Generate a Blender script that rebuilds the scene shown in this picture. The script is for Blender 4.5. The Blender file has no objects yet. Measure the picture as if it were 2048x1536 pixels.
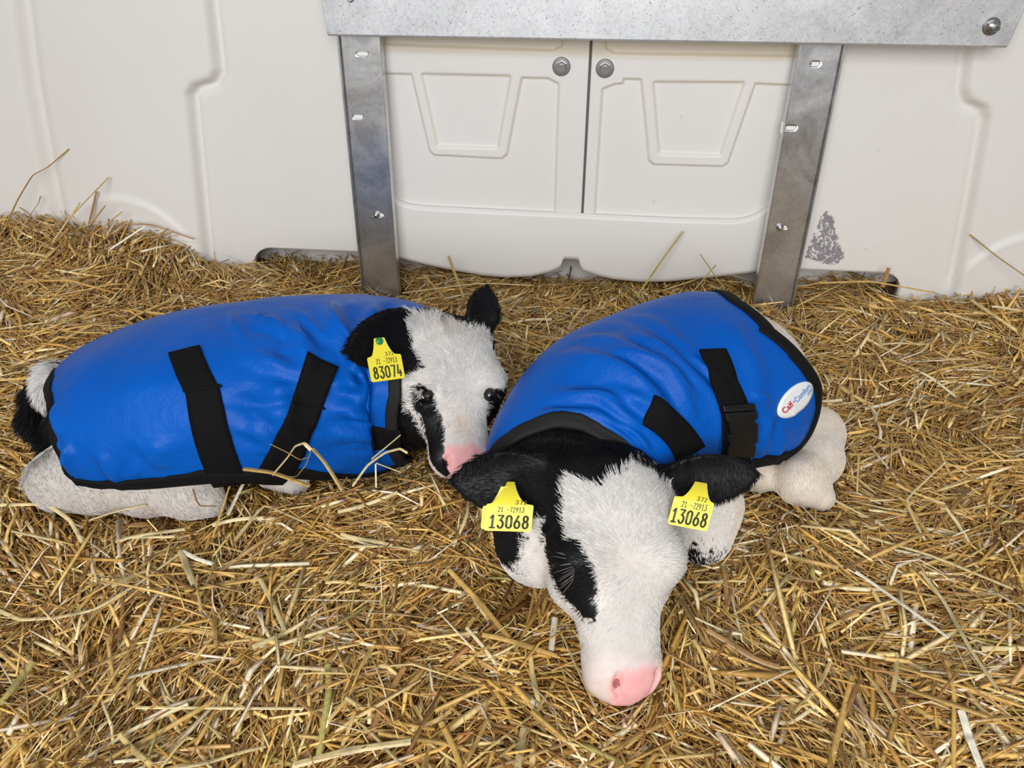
import bpy, math, random
import numpy as np
from mathutils import Vector, Matrix
from mathutils.bvhtree import BVHTree

# ---------------------------------------------------------------- camera, sky, lights, exposure
SC = bpy.context.scene
COL = SC.collection
CAM_H = 0.9
cam_data = bpy.data.cameras.new('camera')
cam = bpy.data.objects.new('camera', cam_data)
COL.objects.link(cam)
cam.location = (0, 0, CAM_H)
cam.rotation_euler = (math.radians(90 - 33.0), 0, 0)
cam_data.sensor_fit = 'HORIZONTAL'
cam_data.sensor_width = 36.0
cam_data.lens = 1538.0 / 2048.0 * 36.0
cam_data.clip_start = 0.02
SC.camera = cam

world = bpy.data.worlds.new('sky')
SC.world = world
world.use_nodes = True
bgn = world.node_tree.nodes['Background']
bgn.inputs['Color'].default_value = (0.90, 0.95, 1.0, 1)
bgn.inputs['Strength'].default_value = 0.36

def area(name, loc, target, sx, sy, power, color):
    li = bpy.data.lights.new(name, 'AREA')
    li.shape = 'RECTANGLE'; li.size = sx; li.size_y = sy
    li.energy = power; li.color = color
    o = bpy.data.objects.new(name, li); COL.objects.link(o)
    o.location = loc
    d = Vector(target) - Vector(loc)
    o.rotation_euler = d.to_track_quat('-Z', 'Y').to_euler()
    return o
area('daylight_opening', (-0.4, -2.0, 1.75), (0.0, 1.2, 0.1), 2.8, 1.8, 131, (0.985, 0.992, 1.0))

vs = SC.view_settings
vs.view_transform = 'Standard'
vs.look = 'None'
vs.gamma = 1.0
vs.use_curve_mapping = False
vs.exposure = 0.0

rng = np.random.default_rng(7)

# ---------------------------------------------------------------- helpers
def new_mesh(name, verts, faces, mat=None, parent=None, smooth=True):
    me = bpy.data.meshes.new(name)
    me.from_pydata([tuple(v) for v in verts], [], [tuple(f) for f in faces])
    me.update()
    if mat: me.materials.append(mat)
    if smooth:
        me.polygons.foreach_set('use_smooth', [True] * len(me.polygons))
    o = bpy.data.objects.new(name, me)
    COL.objects.link(o)
    if parent: o.parent = parent
    return o

def quads_mesh(name, V, Q, mat=None, parent=None, smooth=True, k=4):
    """fast numpy mesh: V (n,3), Q (m,k)"""
    me = bpy.data.meshes.new(name)
    V = np.ascontiguousarray(V, np.float32); Q = np.ascontiguousarray(Q, np.int32)
    me.vertices.add(len(V)); me.vertices.foreach_set('co', V.ravel())
    me.loops.add(Q.size); me.loops.foreach_set('vertex_index', Q.ravel())
    me.polygons.add(len(Q))
    me.polygons.foreach_set('loop_start', np.arange(0, Q.size, k, dtype=np.int32))
    me.polygons.foreach_set('loop_total', np.full(len(Q), k, np.int32))
    if smooth: me.polygons.foreach_set('use_smooth', np.ones(len(Q), bool))
    me.update(calc_edges=True)
    if mat: me.materials.append(mat)
    o = bpy.data.objects.new(name, me)
    COL.objects.link(o)
    if parent: o.parent = parent
    return o

def grid_quads(n, m):
    i = np.arange(n - 1)[:, None]; j = np.arange(m - 1)[None, :]
    a = i * m + j
    return np.stack([a, a + m, a + m + 1, a + 1], -1).reshape(-1, 4)

def empty(name, loc=(0, 0, 0), parent=None):
    o = bpy.data.objects.new(name, None)
    o.location = loc
    o.empty_display_size = 0.05
    COL.objects.link(o)
    if parent: o.parent = parent
    return o

def tag(o, label=None, cat=None, group=None, kind=None):
    if label: o['label'] = label
    if cat: o['category'] = cat
    if group: o['group'] = group
    if kind: o['kind'] = kind
    return o

def sstep(x):
    x = np.clip(x, 0, 1)
    return x * x * (3 - 2 * x)

def _h(i, j, k, seed):
    n = (i * 374761393 + j * 668265263 + k * 2147483647 + seed * 1274126177) & 0xFFFFFFFF
    n = ((n ^ (n >> 13)) * 1274126177) & 0xFFFFFFFF
    n = n ^ (n >> 16)
    return (n & 0xFFFF) / 65535.0

def noise(x, y, z=0.0, seed=0):
    """value noise in -1..1"""
    x, y, z = np.broadcast_arrays(np.asarray(x, float), np.asarray(y, float), np.asarray(z, float))
    xi = np.floor(x).astype(np.int64); yi = np.floor(y).astype(np.int64); zi = np.floor(z).astype(np.int64)
    u = sstep(x - xi); v = sstep(y - yi); w = sstep(z - zi)
    r = 0
    for dx in (0, 1):
        for dy in (0, 1):
            for dz in (0, 1):
                r = r + _h(xi + dx, yi + dy, zi + dz, seed) * (u if dx else 1 - u) * (v if dy else 1 - v) * (w if dz else 1 - w)
    return r * 2 - 1

def sd_poly(U, Z, poly):
    """signed distance to a polygon, negative inside"""
    P = np.asarray(poly, float)
    d = np.full(U.shape, 1e9); s = np.ones(U.shape)
    n = len(P)
    for i in range(n):
        a = P[i]; b = P[i - 1]
        ex, ey = b - a
        wx = U - a[0]; wy = Z - a[1]
        t = np.clip((wx * ex + wy * ey) / (ex * ex + ey * ey + 1e-12), 0, 1)
        d = np.minimum(d, (wx - ex * t) ** 2 + (wy - ey * t) ** 2)
        c1 = Z >= a[1]; c2 = Z < b[1]; c3 = ex * wy > ey * wx
        s = np.where((c1 & c2 & c3) | (~c1 & ~c2 & ~c3), -s, s)
    return s * np.sqrt(d)

def sd_line(U, Z, pts):
    """distance to an open polyline and side (positive = right of travel)"""
    d = np.full(np.shape(U), 1e9); sd = np.zeros(np.shape(U))
    for (a0, a1), (b0, b1) in zip(pts[:-1], pts[1:]):
        ex, ey = b0 - a0, b1 - a1
        wx = U - a0; wy = Z - a1
        t = np.clip((wx * ex + wy * ey) / (ex * ex + ey * ey + 1e-12), 0, 1)
        dd = np.hypot(wx - ex * t, wy - ey * t)
        side = np.sign(ey * wx - ex * wy)
        m = dd < d - 1e-9
        d = np.where(m, dd, d); sd = np.where(m, side, sd)
    return d, sd

# ---------------------------------------------------------------- materials
def mat_new(name):
    m = bpy.data.materials.new(name)
    m.use_nodes = True
    nt = m.node_tree
    b = nt.nodes['Principled BSDF']
    return m, nt, b

def N(nt, t, **kw):
    n = nt.nodes.new(t)
    for k, v in kw.items():
        if k in n.inputs: n.inputs[k].default_value = v
        else: setattr(n, k, v)
    return n

def ramp(nt, src, stops):
    r = nt.nodes.new('ShaderNodeValToRGB')
    e = r.color_ramp.elements
    e[0].position, e[0].color = stops[0][0], (*stops[0][1], 1)
    e[1].position, e[1].color = stops[-1][0], (*stops[-1][1], 1)
    for p, c in stops[1:-1]:
        x = e.new(p); x.color = (*c, 1)
    nt.links.new(src, r.inputs['Fac'])
    return r

def mix(nt, fac, a, b):
    m = nt.nodes.new('ShaderNodeMix'); m.data_type = 'RGBA'
    for s, v in (('Factor', fac), ('A', a), ('B', b)):
        idx = {'Factor': 0, 'A': 6, 'B': 7}[s]
        if isinstance(v, (int, float)): m.inputs[idx].default_value = v
        elif isinstance(v, tuple): m.inputs[idx].default_value = (*v, 1)
        else: nt.links.new(v, m.inputs[idx])
    return m.outputs[2]

def plain(name, col, rough=0.5, metal=0.0, bump=None, var=0.0, spec=0.5, sheen=0.0):
    m, nt, b = mat_new(name)
    b.inputs['Base Color'].default_value = (*col, 1)
    b.inputs['Roughness'].default_value = rough
    b.inputs['Metallic'].default_value = metal
    b.inputs['Specular IOR Level'].default_value = spec
    if sheen:
        b.inputs['Sheen Weight'].default_value = sheen
    tc = N(nt, 'ShaderNodeTexCoord')
    if var:
        nz = N(nt, 'ShaderNodeTexNoise', Scale=9.0, Detail=5.0)
        nt.links.new(tc.outputs['Object'], nz.inputs['Vector'])
        r = ramp(nt, nz.outputs['Fac'], [(0.3, tuple(c * (1 - var) for c in col)), (0.7, tuple(min(1, c * (1 + var)) for c in col))])
        nt.links.new(r.outputs[0], b.inputs['Base Color'])
    if bump:
        sc, st, kind = bump
        if kind == 'weave':
            w1 = N(nt, 'ShaderNodeTexNoise', Scale=sc, Detail=2.0)
            src = w1.outputs['Fac']; nt.links.new(tc.outputs['Object'], w1.inputs['Vector'])
        else:
            w1 = N(nt, 'ShaderNodeTexNoise', Scale=sc, Detail=4.0)
            src = w1.outputs['Fac']; nt.links.new(tc.outputs['Object'], w1.inputs['Vector'])
        bp = N(nt, 'ShaderNodeBump', Strength=st, Distance=0.002)
        nt.links.new(src, bp.inputs['Height'])
        nt.links.new(bp.outputs[0], b.inputs['Normal'])
    return m

def plastic_mat(name, scuff=None):
    """off white moulded plastic with faint smudges and speckled dirt"""
    m, nt, b = mat_new(name)
    tc = N(nt, 'ShaderNodeTexCoord')
    n1 = N(nt, 'ShaderNodeTexNoise', Scale=2.2, Detail=4.0)
    n2 = N(nt, 'ShaderNodeTexNoise', Scale=34.0, Detail=6.0, Roughness=0.7)
    n3 = N(nt, 'ShaderNodeTexNoise', Scale=7.0, Detail=3.0)
    for n in (n1, n2, n3): nt.links.new(tc.outputs['Object'], n.inputs['Vector'])
    base = ramp(nt, n1.outputs['Fac'], [(0.3, (0.765, 0.735, 0.69)), (0.7, (0.80, 0.775, 0.74))])
    mul = N(nt, 'ShaderNodeMath', operation='MULTIPLY')
    r2 = ramp(nt, n2.outputs['Fac'], [(0.64, (0, 0, 0)), (0.78, (1, 1, 1))])
    r3 = ramp(nt, n3.outputs['Fac'], [(0.52, (0, 0, 0)), (0.68, (1, 1, 1))])
    nt.links.new(r2.outputs[0], mul.inputs[0]); nt.links.new(r3.outputs[0], mul.inputs[1])
    m2 = N(nt, 'ShaderNodeMath', operation='MULTIPLY'); m2.inputs[1].default_value = 0.55
    nt.links.new(mul.outputs[0], m2.inputs[0])
    col = mix(nt, m2.outputs[0], base.outputs[0], (0.30, 0.25, 0.20))
    ay = N(nt, 'ShaderNodeAttribute', attribute_name='yellowing_and_glow')  # yellowed edges, plus the painted glow of the door-top strip
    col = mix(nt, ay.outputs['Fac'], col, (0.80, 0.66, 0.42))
    if scuff:
        at = N(nt, 'ShaderNodeAttribute', attribute_name='scuff')
        n4 = N(nt, 'ShaderNodeTexNoise', Scale=95.0, Detail=4.0, Roughness=0.65)
        n4.inputs['Distortion'].default_value = 1.2
        nt.links.new(tc.outputs['Object'], n4.inputs['Vector'])
        ad = N(nt, 'ShaderNodeMath', operation='ADD')
        nt.links.new(at.outputs['Fac'], ad.inputs[0]); nt.links.new(n4.outputs['Fac'], ad.inputs[1])
        r4 = ramp(nt, ad.outputs[0], [(0.93, (0, 0, 0)), (1.0, (1, 1, 1))])
        col = mix(nt, r4.outputs[0], col, (0.27, 0.25, 0.27))
    nt.links.new(col, b.inputs['Base Color'])
    b.inputs['Roughness'].default_value = 0.42
    b.inputs['Specular IOR Level'].default_value = 0.35
    bp = N(nt, 'ShaderNodeBump', Strength=0.12, Distance=0.004)
    nt.links.new(n3.outputs['Fac'], bp.inputs['Height'])
    nt.links.new(bp.outputs[0], b.inputs['Normal'])
    return m

def steel_mat(name, c0, c1, rough=0.32, speck=True, metal=0.9):
    m, nt, b = mat_new(name)
    tc = N(nt, 'ShaderNodeTexCoord')
    n1 = N(nt, 'ShaderNodeTexNoise', Scale=9.0, Detail=6.0, Roughness=0.65)
    n1.inputs['Distortion'].default_value = 1.0
    vo = N(nt, 'ShaderNodeTexVoronoi', Scale=160.0)
    n2 = N(nt, 'ShaderNodeTexNoise', Scale=330.0, Detail=2.0)
    for n in (n1, vo, n2): nt.links.new(tc.outputs['Object'], n.inputs['Vector'])
    r1 = ramp(nt, n1.outputs['Fac'], [(0.3, c0), (0.7, c1)])
    col = mix(nt, 0.12, r1.outputs[0], vo.outputs['Color'])
    hsv = N(nt, 'ShaderNodeHueSaturation', Saturation=0.35)
    nt.links.new(col, hsv.inputs['Color'])
    col = hsv.outputs[0]
    if speck:
        r2 = ramp(nt, n2.outputs['Fac'], [(0.62, (0, 0, 0)), (0.72, (1, 1, 1))])
        col = mix(nt, r2.outputs[0], col, (0.22, 0.22, 0.24))
    nt.links.new(col, b.inputs['Base Color'])
    b.inputs['Metallic'].default_value = metal
    rr = N(nt, 'ShaderNodeMapRange')
    rr.inputs[3].default_value = rough * 0.75; rr.inputs[4].default_value = rough * 1.5
    nt.links.new(n1.outputs['Fac'], rr.inputs[0])
    nt.links.new(rr.outputs[0], b.inputs['Roughness'])
    return m

def attr_mat(name, attr, rough=0.55, spec=0.4, var=None):
    m, nt, b = mat_new(name)
    at = N(nt, 'ShaderNodeAttribute', attribute_name=attr)
    c = at.outputs['Color']
    if var:
        tc = N(nt, 'ShaderNodeTexCoord')
        nz = N(nt, 'ShaderNodeTexNoise', Scale=var[0], Detail=4.0)
        nt.links.new(tc.outputs['Object'], nz.inputs['Vector'])
        hs = N(nt, 'ShaderNodeHueSaturation')
        mr = N(nt, 'ShaderNodeMapRange')
        mr.inputs[1].default_value = 0.3; mr.inputs[2].default_value = 0.7
        mr.inputs[3].default_value = 1 - var[1]; mr.inputs[4].default_value = 1 + var[1]
        nt.links.new(nz.outputs['Fac'], mr.inputs[0]); nt.links.new(mr.outputs[0], hs.inputs['Value'])
        nt.links.new(c, hs.inputs['Color']); c = hs.outputs[0]
    nt.links.new(c, b.inputs['Base Color'])
    b.inputs['Roughness'].default_value = rough
    b.inputs['Specular IOR Level'].default_value = spec
    return m

M = {}
M['plastic'] = plastic_mat('off_white_plastic')
M['plastic_scuffed'] = plastic_mat('off_white_plastic_scuffed', scuff=True)
M['steel_beam'] = steel_mat('galvanised_beam', (0.52, 0.53, 0.55), (0.72, 0.73, 0.74), rough=0.45, metal=0.55)
M['steel_post'] = steel_mat('galvanised_post', (0.46, 0.445, 0.42), (0.68, 0.665, 0.64), rough=0.25, speck=False, metal=0.90)
M['bolt'] = plain('zinc_bolt', (0.50, 0.50, 0.50), 0.25, 1.0)
M['bolt_dark'] = plain('bolt_washer', (0.34, 0.335, 0.33), 0.32, 1.0)
M['gap_shade'] = plain('dark_gap_shade', (0.12, 0.115, 0.11), 0.7)  # dark tone standing in for the shade between the doors
M['earth'] = plain('packed_bedding', (0.10, 0.055, 0.022), 0.9, var=0.4)

# ---------------------------------------------------------------- wall of the hutch
YAW = math.radians(6.0)
UD = np.array([math.cos(YAW), -math.sin(YAW), 0.0])      # along the wall, to the right
WN = np.array([-math.sin(YAW), -math.cos(YAW), 0.0])     # out of the wall
W0 = np.array([0.0, 1.84, 0.0])
def wp(u, z, d=0.0):
    u = np.asarray(u, float)[..., None]; z = np.asarray(z, float)[..., None]; d = np.asarray(d, float)[..., None]
    return W0 + UD * u + WN * d + np.array([0, 0, 1.0]) * z

def relief(name, u0, u1, z0, z1, step, dfun, cut=None, mat=None, parent=None, thick=0.02, attr=None):
    """a moulded sheet: height field dfun(u,z) over the wall plane, cut where cut(u,z) < 0"""
    nu = int((u1 - u0) / step) + 1; nz = int((z1 - z0) / step) + 1
    U, Z = np.meshgrid(np.linspace(u0, u1, nu), np.linspace(z0, z1, nz), indexing='ij')
    Q = grid_quads(nu, nz)
    if cut is not None:
        c = cut(U, Z)
        e = 1e-4
        gu = (cut(U + e, Z) - c) / e; gz = (cut(U, Z + e) - c) / e
        g2 = gu * gu + gz * gz + 1e-9
        cf = c.ravel()
        alln = (cf[Q] < 0).all(1)
        Q = Q[~alln]
        used = np.zeros(cf.size, bool); used[Q.ravel()] = True
        mv = (used & (cf < 0)).reshape(U.shape)
        mv &= np.abs(c) < step * 1.6
        U = np.where(mv, U - c * gu / g2, U); Z = np.where(mv, Z - c * gz / g2, Z)
    D = dfun(U, Z)
    V = wp(U, Z, D).reshape(-1, 3)
    keep = np.unique(Q); remap = np.full(len(V), -1); remap[keep] = np.arange(len(keep))
    o = quads_mesh(name, V[keep], remap[Q], mat, parent)
    if attr:
        a = o.data.attributes.new(attr[0], 'FLOAT', 'POINT')
        a.data.foreach_set('value', attr[1](U, Z).ravel()[keep].astype(np.float32))
    so = o.modifiers.new('thickness', 'SOLIDIFY')
    so.thickness = thick; so.offset = -1.0
    return o

wall = empty('wall_back', tuple(W0)); tag(wall, kind='structure')
def keepw(o):   # parent under the wall empty without moving it
    o.parent = wall; o.matrix_parent_inverse = Matrix.Translation(-Vector(W0)); return o

def left_d(U, Z):
    d = np.zeros(U.shape)
    # soft upright groove
    gx = np.interp(Z, [0.0, 0.252, 0.502, 0.68, 1.3], [-1.222, -1.191, -1.153, -1.114, -1.0])
    d -= 0.020 * np.exp(-((U - gx) / 0.018) ** 2)
    d += 0.010 * sstep((gx - U) / 0.05 + 0.5)
    # jogged step, left side proud
    line = [(-0.675, 1.4), (-0.675, 0.70), (-0.690, 0.535), (-0.707, 0.512), (-0.752, 0.499), (-0.770, 0.480), (-0.80, 0.25), (-0.832, 0.0), (-0.84, -0.2)]
    s = -sd_poly(U, Z, line + [(-4, -0.2), (-4, 1.4)])      # positive to the left
    d += 0.018 * sstep(s / 0.022 + 0.5) - 0.015 * np.exp(-((s + 0.005) / 0.011) ** 2)
    # pressed disc in the lower part
    r = np.hypot(U + 1.03, Z - 0.03)
    d += 0.006 * sstep((0.19 - r) / 0.02 + 0.5) + 0.003 * np.exp(-((r - 0.19) / 0.008) ** 2)
    return d
def left_cut(U, Z):
    # rounded opening at the foot of the panel, right of u = -0.70
    cx, cz, r = -0.64, 0.03, 0.062
    qx = np.maximum(cx - U, 0); qz = np.maximum(Z - cz, 0)
    return np.hypot(qx, qz) - r
lp = keepw(relief('wall_panel', -2.6, -0.30, -0.12, 1.3, 0.0065, left_d, left_cut, M['plastic'], thick=0.035))

def right_d(U, Z):
    d = np.zeros(U.shape)
    line = [(0.955, 1.4), (0.961, 0.607), (0.975, 0.53), (0.990, 0.507), (1.028, 0.492), (1.040, 0.47), (1.068, 0.28), (1.094, 0.076), (1.10, -0.2)]
    s = -sd_poly(U, Z, line + [(4, -0.2), (4, 1.4)])
    d += 0.018 * sstep(s / 0.022 + 0.5) - 0.012 * np.exp(-((s + 0.004) / 0.010) ** 2)
    r = np.hypot(U - 1.27, Z - 0.03)
    d += 0.006 * sstep((0.19 - r) / 0.02 + 0.5) + 0.003 * np.exp(-((r - 0.19) / 0.008) ** 2)
    return d
def right_cut(U, Z):
    cx, cz, r = 0.925, 0.045, 0.05
    qx = np.maximum(U - cx, 0); qz = np.maximum(Z - cz, 0)
    return np.hypot(qx, qz) - r
def scuff(U, Z):
    tri = sd_poly(U, Z, [(0.748, 0.255), (0.775, 0.235), (0.80, 0.175), (0.825, 0.13), (0.80, 0.105), (0.725, 0.125), (0.728, 0.16)])
    a = sstep(-tri / 0.012 + 0.6) * 0.52
    dd, _ = sd_line(U, Z, [(0.80, 0.14), (0.86, 0.155), (0.91, 0.17)])
    b = sstep(1 - dd / 0.014) * 0.36
    dd, _ = sd_line(U, Z, [(0.80, 0.115), (0.88, 0.118)])
    c = sstep(1 - dd / 0.012) * 0.34
    return np.maximum(np.maximum(a, b), c)
keepw(relief('wall_panel', 0.62, 2.4, -0.12, 1.3, 0.0065, right_d, right_cut, M['plastic_scuffed'], thick=0.035, attr=('scuff', scuff)))

def flat_box(name, u0, u1, z0, z1, d0, d1, mat, parent=None, bev=0.0):
    c = [(u, z, d) for d in (d0, d1) for z in (z0, z1) for u in (u0, u1)]
    V = [wp(u, z, d) for u, z, d in c]
    F = [(0, 2, 3, 1), (4, 5, 7, 6), (0, 1, 5, 4), (2, 6, 7, 3), (0, 4, 6, 2), (1, 3, 7, 5)]
    o = new_mesh(name, V, F, mat, parent, smooth=False)
    if bev:
        b = o.modifiers.new('bevel', 'BEVEL'); b.width = bev; b.segments = 2
    return o
keepw(flat_box('header_panel', -0.30, 0.62, 0.66, 1.3, -0.03, 0.0, M['plastic']))
keepw(flat_box('base_board', -2.6, 2.4, -0.12, 0.13, -0.14, -0.115, M['plastic']))
keepw(flat_box('side_skirt', -2.6, -1.0, -0.12, 0.10, -0.115, -0.05, M['plastic']))

# ---- the two moulded doors between the posts
def rect_smooth(U, Z, poly, r):
    return sstep(0.5 - sd_poly(U, Z, poly) / r)
def door1_d(U, Z):
    frame = np.minimum.reduce([
        sd_poly(U, Z, [(-0.33, 0.75), (0.20, 0.75), (0.20, 0.19), (0.106, 0.19), (0.106, 0.521), (0.082, 0.532), (-0.33, 0.535)]),
        sd_poly(U, Z, [(-0.238, 0.56), (0.027, 0.56), (0.021, 0.53), (-0.013, 0.357), (-0.025, 0.347), (-0.190, 0.350), (-0.201, 0.360), (-0.232, 0.530)])])
    trap = sd_poly(U, Z, [(-0.205, 0.532), (-0.008, 0.532), (-0.038, 0.376), (-0.178, 0.376)]) - 0.004
    d = 0.009 * sstep(0.5 - frame / 0.005) - 0.008 * sstep(0.5 - trap / 0.007)
    top = sd_poly(U, Z, [(-0.33, 0.70), (0.111, 0.70), (0.111, 0.600), (0.090, 0.590), (-0.33, 0.597)])
    d -= 0.010 * sstep(0.5 - top / 0.005)
    return d - 0.012
def door2_d(U, Z):
    frame = np.minimum.reduce([
        sd_poly(U, Z, [(0.15, 0.75), (0.68, 0.75), (0.68, 0.529), (0.205, 0.535), (0.205, 0.19), (0.15, 0.19)]),
        sd_poly(U, Z, [(0.19, 0.56), (0.255, 0.56), (0.250, 0.525), (0.232, 0.523), (0.205, 0.512), (0.19, 0.50)]),
        sd_poly(U, Z, [(0.284, 0.56), (0.546, 0.56), (0.540, 0.527), (0.508, 0.354), (0.497, 0.345), (0.337, 0.344), (0.325, 0.354), (0.292, 0.527)])])
    trap = sd_poly(U, Z, [(0.322, 0.526), (0.512, 0.529), (0.484, 0.374), (0.350, 0.374)]) - 0.004
    d = 0.009 * sstep(0.5 - frame / 0.005) - 0.008 * sstep(0.5 - trap / 0.007)
    top = sd_poly(U, Z, [(0.207, 0.70), (0.68, 0.70), (0.68, 0.588), (0.228, 0.587), (0.207, 0.597)])
    d -= 0.010 * sstep(0.5 - top / 0.005)
    return d - 0.012
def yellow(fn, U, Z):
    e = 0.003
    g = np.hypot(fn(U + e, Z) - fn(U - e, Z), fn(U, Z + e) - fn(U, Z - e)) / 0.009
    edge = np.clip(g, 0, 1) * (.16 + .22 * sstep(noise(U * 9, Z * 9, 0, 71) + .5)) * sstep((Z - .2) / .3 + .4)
    return np.clip(edge + .52 * sstep((Z - .572) / .02), 0, .65)  # top strip: warm glow of light from behind, put into the colour
def hexbolt(name, u, z, d, parent, rw=0.016, rh=0.0095, shank=0.0):
    """washer, hexagonal nut with a rounded boss, stub of thread"""
    o = empty(name, tuple(wp(u, z, d)), parent)
    if parent is not None:
        o.parent = parent; o.matrix_parent_inverse = parent.matrix_world.inverted() if parent.type != 'EMPTY' else Matrix.Translation(-parent.location)
    def lathe(nm, prof, n, mat, smooth=True):
        V = []; F = []
        for k, (r, h) in enumerate(prof):
            for i in range(n):
                a = 2 * math.pi * (i + .5) / n
                V.append(UD * (r * math.cos(a)) + np.array([0, 0, r * math.sin(a)]) + WN * h)
        for k in range(len(prof) - 1):
            for i in range(n):
                F.append((k * n + i, k * n + (i + 1) % n, (k + 1) * n + (i + 1) % n, (k + 1) * n + i))
        F.append(tuple((len(prof) - 1) * n + i for i in range(n)))
        q = new_mesh(nm, V, F, mat, o, smooth=smooth)
        return q
    lathe('washer', [(rw, -0.002), (rw, 0.0018), (rw * 0.93, 0.0026), (rh, 0.0028)], 28, M['bolt_dark'], False)
    lathe('nut', [(rh, 0.0025), (rh, 0.009), (rh * 0.86, 0.0105), (rh * 0.62, 0.0105)], 6, M['bolt'], False)
    lathe('thread', [(rh * 0.55, 0.009), (rh * 0.55, 0.012 + shank), (rh * 0.45, 0.0135 + shank)], 16, M['bolt'], False)
    return o
door1 = relief('door_1', -0.32, 0.1715, 0.19, 0.72, 0.0028, door1_d, None, M['plastic'], thick=0.02, attr=('yellowing_and_glow', lambda U, Z: yellow(door1_d, U, Z)))
tag(door1, kind='structure')
door2 = relief('door_2', 0.1775, 0.65, 0.19, 0.72, 0.0028, door2_d, None, M['plastic'], thick=0.02, attr=('yellowing_and_glow', lambda U, Z: yellow(door2_d, U, Z)))
tag(door2, kind='structure')
for dr, (u, z) in ((door1, (0.111, 0.559)), (door2, (0.208, 0.557))):
    hexbolt('bolt', u, z, -0.001, dr, rw=0.0200, rh=0.0125)

KT = [(-0.36, 0.30), (-0.32, 0.262), (-0.294, 0.240), (-0.272, 0.230), (-0.245, 0.2255), (-0.20, 0.2235), (0.106, 0.220), (0.398, 0.217), (0.54, 0.219), (0.575, 0.226), (0.60, 0.240), (0.63, 0.270), (0.70, 0.33)]
KB = [(-0.36, 0.090), (-0.294, 0.078), (-0.22, 0.062), (-0.145, 0.049), (-0.08, 0.040), (-0.016, 0.037), (0.05, 0.043), (0.10, 0.058), (0.122, 0.070), (0.129, 0.078), (0.131, 0.092), (0.136, 0.097), (0.168, 0.097), (0.173, 0.092), (0.176, 0.076), (0.184, 0.066), (0.22, 0.054), (0.262, 0.046), (0.33, 0.042), (0.40, 0.046), (0.50, 0.062), (0.607, 0.081), (0.70, 0.095)]
def kick_panel():
    """skirt below the doors: rows run between the scalloped lower edge and the flanged top edge"""
    us = np.linspace(-0.31, 0.64, 320)[:, None]; v = np.linspace(0, 1, 60)[None, :]
    zb = np.interp(us, *zip(*KB)); zt = np.interp(us, *zip(*KT))
    k = np.ones(9) / 9
    zt = np.convolve(np.pad(zt[:, 0], 4, mode='edge'), k, 'valid')[:, None]
    Z = zb + v * (zt - zb)
    D = 0.008 - 0.010 * np.exp(-((1 - v) * (zt - zb) / 0.005) ** 2) - 0.006 * np.exp(-(v * (zt - zb) / 0.006) ** 2)
    V = wp(us + 0 * v, Z, D).reshape(-1, 3)
    o = quads_mesh('lower_panel', V, grid_quads(320, 60), M['plastic'])
    so = o.modifiers.new('thickness', 'SOLIDIFY'); so.thickness = 0.022; so.offset = -1
    return o
keepw(kick_panel())
keepw(flat_box('gap_shade_strip', 0.168, 0.181, 0.19, 0.72, -0.030, -0.014, M['gap_shade']))  # dark strip added in the door gap in place of its shade
keepw(flat_box('light_block_sheet', -2.6, 2.4, 0.13, 1.3, -0.14, -0.115, M['plastic']))  # unseen sheet added to stop sky light coming through the door gap

# ---- galvanised posts: open channels with slots
def web(z):
    return 0.064 - 0.058 * z
def channel_post(name, u0, u1, slots, bolt_slot, label):
    root = empty(name, tuple(wp((u0 + u1) / 2, 0.0, 0.045)))
    tag(root, label, 'post')
    def cut(U, Z):
        c = np.full(U.shape, 1.0)
        for (su, sz) in slots:
            q = np.abs(U - su) - 0.0095
            c = np.minimum(c, np.hypot(np.maximum(q, 0), Z - sz) - 0.0048)
        return c
    pl = relief('web', u0 + 0.003, u1 - 0.003, -0.12, 0.80, 0.004, lambda U, Z: web(Z) + 0 * U, cut, M['steel_post'], thick=0.003)
    fl = []
    for uu, s in ((u0, 1), (u1, -1)):
        ua, ub = min(uu, uu + s * 0.003), max(uu, uu + s * 0.003)
        V = [wp(u, z, web(z) + dd) for dd in (-0.016, 0.011) for z in (-0.12, 0.80) for u in (ua, ub)]
        fo = new_mesh('flange', V, [(0, 2, 3, 1), (4, 5, 7, 6), (0, 1, 5, 4), (2, 6, 7, 3), (0, 4, 6, 2), (1, 3, 7, 5)], M['steel_post'], None, smooth=False)
        bv = fo.modifiers.new('bevel', 'BEVEL'); bv.width = 0.0009; bv.segments = 2
        fl.append(fo)
    inv = Matrix.Translation(-root.location)
    for o in [pl] + fl:
        o.parent = root; o.matrix_parent_inverse = inv
    for k, (su, sz) in enumerate(slots):
        s = flat_box('added_bright_slot_plate', su - 0.022, su + 0.022, sz - 0.012, sz + 0.012, web(sz) - 0.014, web(sz) - 0.0036, M['slot_white'])  # white plate added so the slots look lit from behind
        s.parent = root; s.matrix_parent_inverse = inv
    su, sz = slots[bolt_slot]
    hexbolt('bolt', su - 0.005, sz, web(sz), root, rw=0.008, rh=0.0065, shank=0.002)
    return root
M['slot_white'] = plain('added_slot_plate_white', (0.86, 0.85, 0.82), 0.5)  # pale colour for the added plates that brighten the post slots
channel_post('steel_post', -0.385, -0.287, [(-0.333, 0.583), (-0.356, 0.447), (-0.327, 0.215)], 2,
             'galvanised steel channel post left of the white doors, bolted low down')
channel_post('steel_post', 0.608, 0.704, [(0.652, 0.58), (0.627, 0.448), (0.646, 0.222)], 2,
             'galvanised steel channel post right of the doors, beside the grey scuff marks')

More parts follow.
